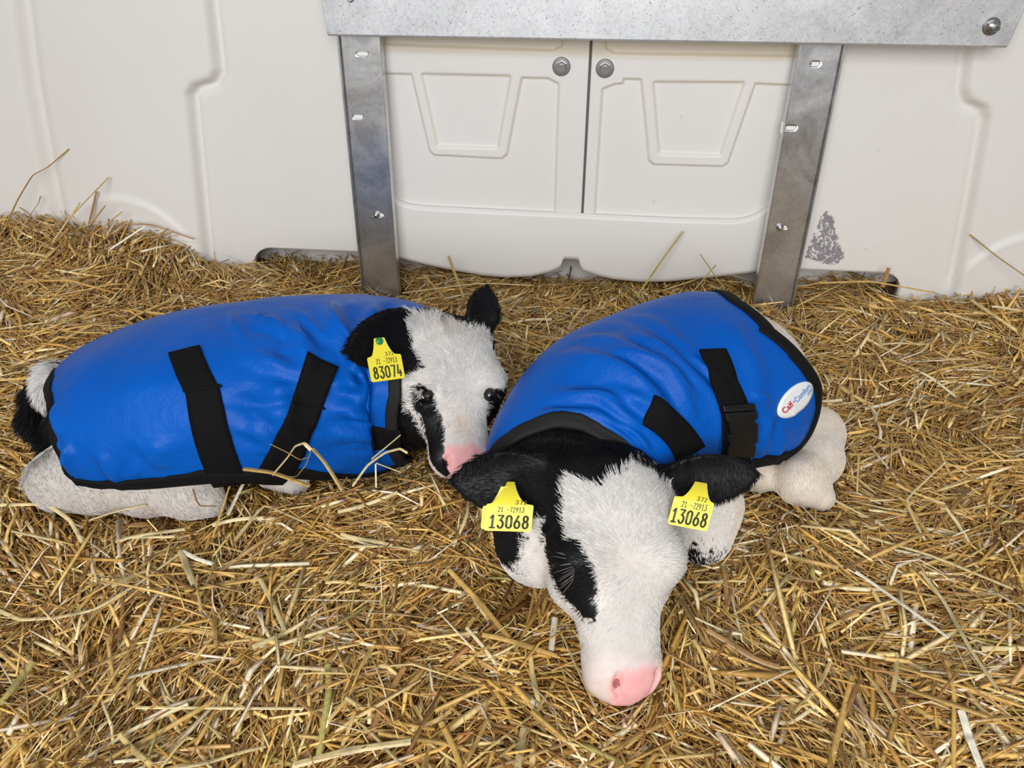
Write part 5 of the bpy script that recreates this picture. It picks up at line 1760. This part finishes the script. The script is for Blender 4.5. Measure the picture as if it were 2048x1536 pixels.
single('forked leaf stem reaching up to the chest strap', [at(705, 972, 1.17), at(735, 930, 1.165), at(770, 905, 1.160), at(800, 897, 1.158), at(815, 906, 1.16)], .0050, 'cream', flat=.3, shade=.8)
single('thin cream blade branching up from the forked stem', [at(743, 918, 1.16), at(770, 896, 1.155), at(801, 870, 1.15)], .0034, 'cream', flat=.3, shade=.8)
single('pale hanging blade below the forked stem', [at(751, 928, 1.162), at(752, 975, 1.172)], .0036, 'pale', flat=.3)
single('thin straw running right from the forked stem', [at(752, 926, 1.162), at(802, 945, 1.165)], .0028, 'cream', shade=.8)
single('bent golden stalk folded to a peak in front of the left calf', onbed([(470, 1080), (528, 1008), (610, 1045)], .028), .0062, 'cream', shade=.85)
single('upright straw before the left calf hoof', [atz(425, 1075, .01), atz(445, 1015, .035), atz(462, 963, .06)], .0042, 'gold')
single('long silvery straw standing at a slant beside the left hoof', [atz(455, 1030, .015), atz(490, 960, .05)], .0078, 'pale', shade=.75, flat=.3)
single('cream bent stalk across the straw below the left calf hind leg', onbed([(0, 1010), (95, 1008), (140, 1040), (165, 1085)], .026), .0070, 'cream')
single('thin straw lying over the lower hind leg of the left calf', [atz(180, 1040, .03), atz(235, 1022, .045), atz(292, 1010, .05)], .0042, 'cream', shade=.85)
single('reddish twig hooked on the hoof of the left calf', [at(386, 978, 1.198), at(392, 1000, 1.19), at(400, 1012, 1.185), at(432, 1012, 1.18)], .0030, 'brown', shade=.8)
# foreground
FG = [
    ('long curved cream straw at the left edge, front', [(-10, 1217), (40, 1240), (110, 1236), (189, 1220), (280, 1165), (365, 1103)], .0060, 'cream', .85),
    ('pale broken stalk continuing from the long curved cream straw', [(365, 1103), (395, 1118), (426, 1128)], .0075, 'pale', .95),
    ('broad golden stub below the peak of the curved cream straw', [(362, 1103), (388, 1170)], .0100, 'cream', .8),
    ('olive yellow stalk at the left edge near the lower corner', [(66, 1325), (0, 1408)], .0085, 'green', 1.15),
    ('flat golden stalk lying level, left of centre', [(369, 1182), (440, 1170), (520, 1158)], .0068, 'gold', 1.1),
    ('golden stalk sloping down right from the flat golden stalk', [(520, 1158), (548, 1210), (570, 1262)], .0072, 'cream', .8),
    ('long level straw across the lower left foreground', [(272, 1415), (440, 1416), (604, 1417)], .0048, 'cream', .9),
    ('upright jointed olive stalk in the lower left foreground', [(655, 1330), (658, 1380), (636, 1520)], .0085, 'green', 1.0),
    ('wide pale husk at the bottom edge left of centre', [(589, 1530), (700, 1500), (822, 1483)], .0110, 'cream', .8),
    ('long yellow diagonal stalk left of the front calf muzzle', [(898, 1140), (960, 1205), (1019, 1277)], .0080, 'gold', 1.1),
    ('jointed yellow stalk running down beside the front calf chin', [(1118, 1257), (1155, 1338), (1195, 1425)], .0068, 'cream', .8),
    ('short broad cream stub left of the front calf cheek', [(1110, 1236), (1102, 1302)], .0090, 'pale', 1.0),
    ('thin amber straw curving down below the left ear tag', [(1069, 1179), (1055, 1250), (1011, 1347)], .0034, 'gold', 1.0),
    ('kinked straw crossing under the cheek of the front calf', [(880, 1109), (958, 1117), (1068, 1168), (1080, 1235)], .0052, 'gold', 1.1),
    ('slim green straw beside the pink nose on the right', [(1335, 1345), (1350, 1380), (1362, 1440)], .0050, 'green', 1.1),
    ('long pale diagonal straw, right foreground', [(1712, 1143), (1800, 1205), (1898, 1276)], .0056, 'pale', .85),
    ('long golden diagonal straw above the pale one, right', [(1734, 1073), (1860, 1110), (2026, 1178)], .0070, 'cream', .85),
    ('kinked yellow stalk crossing both diagonal straws at the right', [(1842, 1143), (1890, 1205), (1940, 1297), (1995, 1378)], .0072, 'cream', .75),
    ('brown diagonal stalk at the lower right', [(1752, 1349), (1814, 1440), (1885, 1530)], .0068, 'brown', 1.3),
    ('bright split stub near the lower right corner', [(1923, 1422), (1940, 1478), (1963, 1536)], .0110, 'pale', 1.0),
    ('upright golden stalk at the bottom edge on the right', [(1705, 1352), (1685, 1430), (1660, 1536)], .0078, 'gold', 1.1),
    ('slender bent stalk left of the bright split stub', [(1891, 1318), (1909, 1384), (1907, 1536)], .0058, 'gold', 1.15),
    ('flat cream blade leaving the frame at the right edge', [(1963, 1297), (2060, 1297)], .0070, 'cream', .9),
    ('angled cream straw behind the front calf rump', [(1890, 925), (1810, 1000), (1838, 1060), (1850, 1080)], .0050, 'cream', .95),
    ('golden straw lying over the hock of the front calf', [(1568, 962), (1640, 985), (1735, 1035)], .0056, 'cream', .95),
    ('olive straw behind the back of the front calf', [(1545, 640), (1600, 680), (1645, 718)], .0068, 'green', .9),
    ('golden stalk left of the bottom centre', [(882, 1445), (905, 1490), (922, 1536)], .0080, 'gold', 1.0),
    ('pale broad stub at the bottom centre', [(1048, 1458), (1035, 1536)], .0095, 'cream', .8),
    ('leaning brown stalk at the bottom, next to the broad stub', [(975, 1440), (945, 1500), (928, 1536)], .0060, 'gold', .75),
]
for lab, pts, w, kd, sh in FG:
    single(lab, onbed(pts, .02), w, kd, shade=sh, node=r6.choice([None, .5]))
